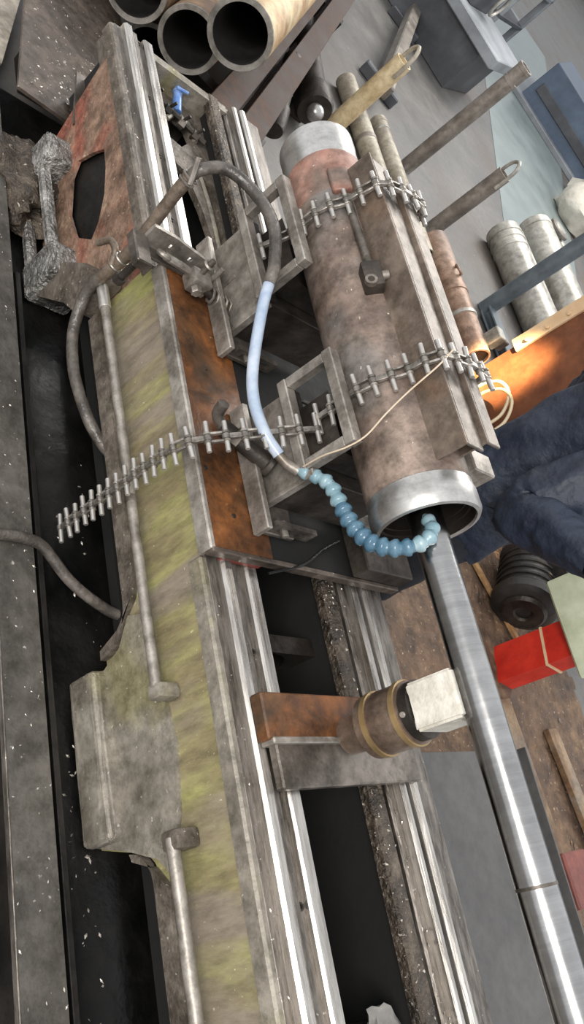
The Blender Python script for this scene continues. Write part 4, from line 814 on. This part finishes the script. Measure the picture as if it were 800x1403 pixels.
body_v = [(WX, WY, 0.92), (WX, WY, 1.08), (WX - 0.01, WY, 1.28), (WX - 0.02, WY, 1.42), (WX - 0.03, WY, 1.50), (WX - 0.05, WY, 1.60), (WX - 0.05, WY, 1.70),
          SH, EL, WR, (WR[0] - 0.02, WR[1] - 0.05, WR[2] + 0.03),
          (WX - 0.02, WY + 0.17, 1.38), (WX + 0.12, WY + 0.18, 1.10), (WX + 0.17, WY + 0.0, 0.97), (WX + 0.17, WY - 0.08, 0.95),
          (WX, WY - 0.10, 0.86), (WX - 0.02, WY - 0.11, 0.48), (WX, WY - 0.12, 0.09), (WX - 0.16, WY - 0.13, 0.05),
          (WX, WY + 0.10, 0.86), (WX - 0.02, WY + 0.11, 0.48), (WX, WY + 0.12, 0.09), (WX - 0.16, WY + 0.13, 0.05)]
body_e = [(0, 1), (1, 2), (2, 3), (3, 4), (4, 5), (5, 6), (3, 7), (7, 8), (8, 9), (9, 10), (3, 11), (11, 12), (12, 13), (13, 14), (0, 15), (15, 16), (16, 17), (17, 18), (0, 19), (19, 20), (20, 21), (21, 22)]
body_r = [(0.12, 0.09), (0.11, 0.08), (0.12, 0.09), (0.10, 0.08), 0.05, (0.075, 0.09), (0.06, 0.075), 0.055, 0.042, 0.03, 0.032, 0.055, 0.042, 0.03, 0.032, 0.085, 0.058, 0.04, 0.035, 0.085, 0.058, 0.04, 0.035]
person = skin('person', body_v, body_e, body_r, 0, 'skin', None, 2, (WX, WY, 0))
tag(person, 'person in a navy work jacket standing behind the lathe with one elbow bent', 'person')
L0 = (WX, WY, 0)
# jacket: lofted torso plus two sleeves with gathered folds
from mathutils import noise as _ns
jb = BM()
def loft(bm, rings):
    for A, Bq in zip(rings[:-1], rings[1:]):
        n = len(A)
        for k in range(n): bm.faces.new((A[k], A[(k + 1) % n], Bq[(k + 1) % n], Bq[k]))
rings = []; NS = 72
prof = [(0.56, 0.150, 0.190), (0.60, 0.158, 0.200), (0.70, 0.158, 0.196), (0.85, 0.150, 0.184), (1.0, 0.145, 0.176), (1.12, 0.145, 0.180), (1.24, 0.145, 0.190), (1.34, 0.125, 0.185), (1.41, 0.095, 0.14), (1.46, 0.07, 0.075), (1.50, 0.068, 0.072)]
for i in range(60):
    t = i / 59 * (len(prof) - 1); a = min(int(t), len(prof) - 2); u = t - a
    z, rx, ry = [prof[a][q] * (1 - u) + prof[a + 1][q] * u for q in range(3)]
    ring = []
    for k in range(NS):
        th = 2 * math.pi * k / NS
        fold = 0.010 * math.sin(3 * th + 9 * z + 1.5 * math.sin(5 * z)) + 0.030 * (_ns.noise(Vector((math.cos(th) * 2.2, math.sin(th) * 2.2 + z * 2.0, z * 5.5))))
        fold *= min(1, max(0.15, (1.42 - z) * 3))
        ring.append(jb.verts.new((WX - 0.01 + (rx + fold) * math.cos(th), WY + (ry + fold) * math.sin(th), z + 0.012 * math.sin(2 * th) * (1 if z < 0.65 else 0))))
    rings.append(ring)
loft(jb, rings)
def sleeve(pts, rad, ph):
    P = smooth_path(pts, 40); d, u, v = frame_of(P[1] - P[0]); rg = []
    for i, p in enumerate(P):
        t_ = (P[min(i + 1, len(P) - 1)] - P[max(i - 1, 0)]).normalized(); u = (u - t_ * u.dot(t_)).normalized(); v = t_.cross(u); f = i / (len(P) - 1)
        q = f * (len(rad) - 1); a = min(int(q), len(rad) - 2); r = rad[a] * (1 - (q - a)) + rad[a + 1] * (q - a)
        rg.append([])
        for k in range(56):
            th = 2 * math.pi * k / 56
            q_ = math.sin(f * 40 + 2.2 * math.sin(th + ph) + 5.0 * _ns.noise(Vector((f * 5, math.cos(th), math.sin(th) + ph)))); w_ = 0.05 * (1 - abs(q_) ** 0.7 * 2) * (0.35 + 0.65 * abs(_ns.noise(Vector((f * 3 + ph, math.sin(th) * 0.9, 4.0)))) * 2) + 0.16 * _ns.noise(Vector((math.cos(th) * 1.6 + ph, math.sin(th) * 1.6, f * 7)))
            rg[-1].append(jb.verts.new(p + (u * math.cos(th) + v * math.sin(th)) * r * (1 + w_)))
    loft(jb, rg)
sleeve([(WX - 0.02, WY - 0.06, 1.37), SH, (2.52, 1.01, 1.17), EL, (2.385, 0.875, 0.995), WR], [0.09, 0.112, 0.112, 0.105, 0.112, 0.098, 0.085, 0.06], 0.6)
sleeve([(WX - 0.02, WY + 0.06, 1.37), (WX - 0.02, WY + 0.16, 1.36), (WX + 0.10, WY + 0.18, 1.12), (WX + 0.16, WY + 0.04, 0.99)], [0.09, 0.10, 0.09, 0.08, 0.06], 2.0)
jk = obj('jacket', jb, 'navy', person, 180)
tv = [(WX, WY, 0.84), (WX, WY - 0.10, 0.76), (WX - 0.02, WY - 0.11, 0.46), (WX, WY - 0.12, 0.10), (WX, WY + 0.10, 0.76), (WX - 0.02, WY + 0.11, 0.46), (WX, WY + 0.12, 0.10)]
skin('trousers', tv, [(0, 1), (1, 2), (2, 3), (0, 4), (4, 5), (5, 6)], [(0.14, 0.12), 0.11, 0.09, 0.08, 0.11, 0.09, 0.08], 0, 'trouser', person, 2, L0, (0.02, 0.08))
for s in (-1, 1):
    skin('shoe', [(WX + 0.05, WY + s * 0.12, 0.045), (WX - 0.06, WY + s * 0.125, 0.05), (WX - 0.19, WY + s * 0.13, 0.04)], [(0, 1), (1, 2)], [0.045, 0.05, 0.042], 1, 'motor', person, 2, L0)
bmh = BM(); bmesh.ops.create_uvsphere(bmh, u_segments=20, v_segments=12, radius=1.0)
bmesh.ops.delete(bmh, geom=[v for v in bmh.verts if v.co.z < 0.05 and v.co.x < 0.1 or v.co.z < -0.45], context='VERTS')
for v in bmh.verts: v.co = Vector((WX - 0.045 + v.co.x * 0.108, WY + v.co.y * 0.09, 1.635 + v.co.z * 0.125))
obj('hair', bmh, 'hair', person, 60)
bmh = BM()
cyl(bmh, (WX - 0.125, WY, 1.62), (WX - 0.152, WY, 1.595), 0.010, 0.016, 8); obj('nose', bmh, 'skin', person, 60)
for s in (-1, 1):
    bmh = BM(); bmesh.ops.create_uvsphere(bmh, u_segments=10, v_segments=8, radius=0.011); bmesh.ops.translate(bmh, vec=(WX - 0.122, WY + s * 0.032, 1.635), verts=bmh.verts[:]); obj('eye', bmh, 'hair', person, 60)
    bmh = BM(); bmesh.ops.create_uvsphere(bmh, u_segments=10, v_segments=8, radius=1.0)
    for v in bmh.verts: v.co = Vector((WX - 0.03 + v.co.x * 0.018, WY + s * 0.083 + v.co.y * 0.01, 1.615 + v.co.z * 0.032))
    obj('ear', bmh, 'skin', person, 60)
bmh = BM(); box(bmh, WX - 0.128, WX - 0.115, WY - 0.025, WY + 0.025, 1.555, 1.563, 0.003); obj('mouth', bmh, 'redbody', person)
# hands: palm with five fingers
def hand(c, d, side):
    """c wrist, d finger direction, side: thumb direction"""
    c = Vector(c); d = Vector(d).normalized(); s = Vector(side); s = (s - d * s.dot(d)).normalized(); n = d.cross(s)
    v = [c, c + d * 0.045, c + d * 0.085]; e = [(0, 1), (1, 2)]; r = [(0.026, 0.018), (0.04, 0.016), (0.038, 0.014)]
    h = skin('hand', v, e, r, 1, 'skin', person, 2, L0)
    for k, (off, ln_) in enumerate(((0.030, 0.068), (0.010, 0.078), (-0.010, 0.072), (-0.029, 0.056))):
        b = c + d * 0.08 + s * off
        skin('finger', [b, b + d * ln_ * 0.45 + n * 0.006, b + d * ln_ * 0.75 + n * 0.022, b + d * ln_ * 0.95 + n * 0.04], [(0, 1), (1, 2), (2, 3)], [0.009, 0.0085, 0.008, 0.007], 0, 'skin', h, 1, L0)
    b = c + d * 0.03 + s * 0.03
    skin('thumb', [b, b + s * 0.025 + d * 0.025, b + s * 0.032 + d * 0.055 + n * 0.01], [(0, 1), (1, 2)], [0.011, 0.010, 0.008], 0, 'skin', h, 1, L0)
hand((WR[0], WR[1] - 0.02, WR[2] + 0.01), (-0.35, -0.6, 0.4), (0, 0.3, 1))
hand((WX + 0.17, WY - 0.05, 0.96), (-0.1, -0.95, -0.2), (0.3, 0, 1))
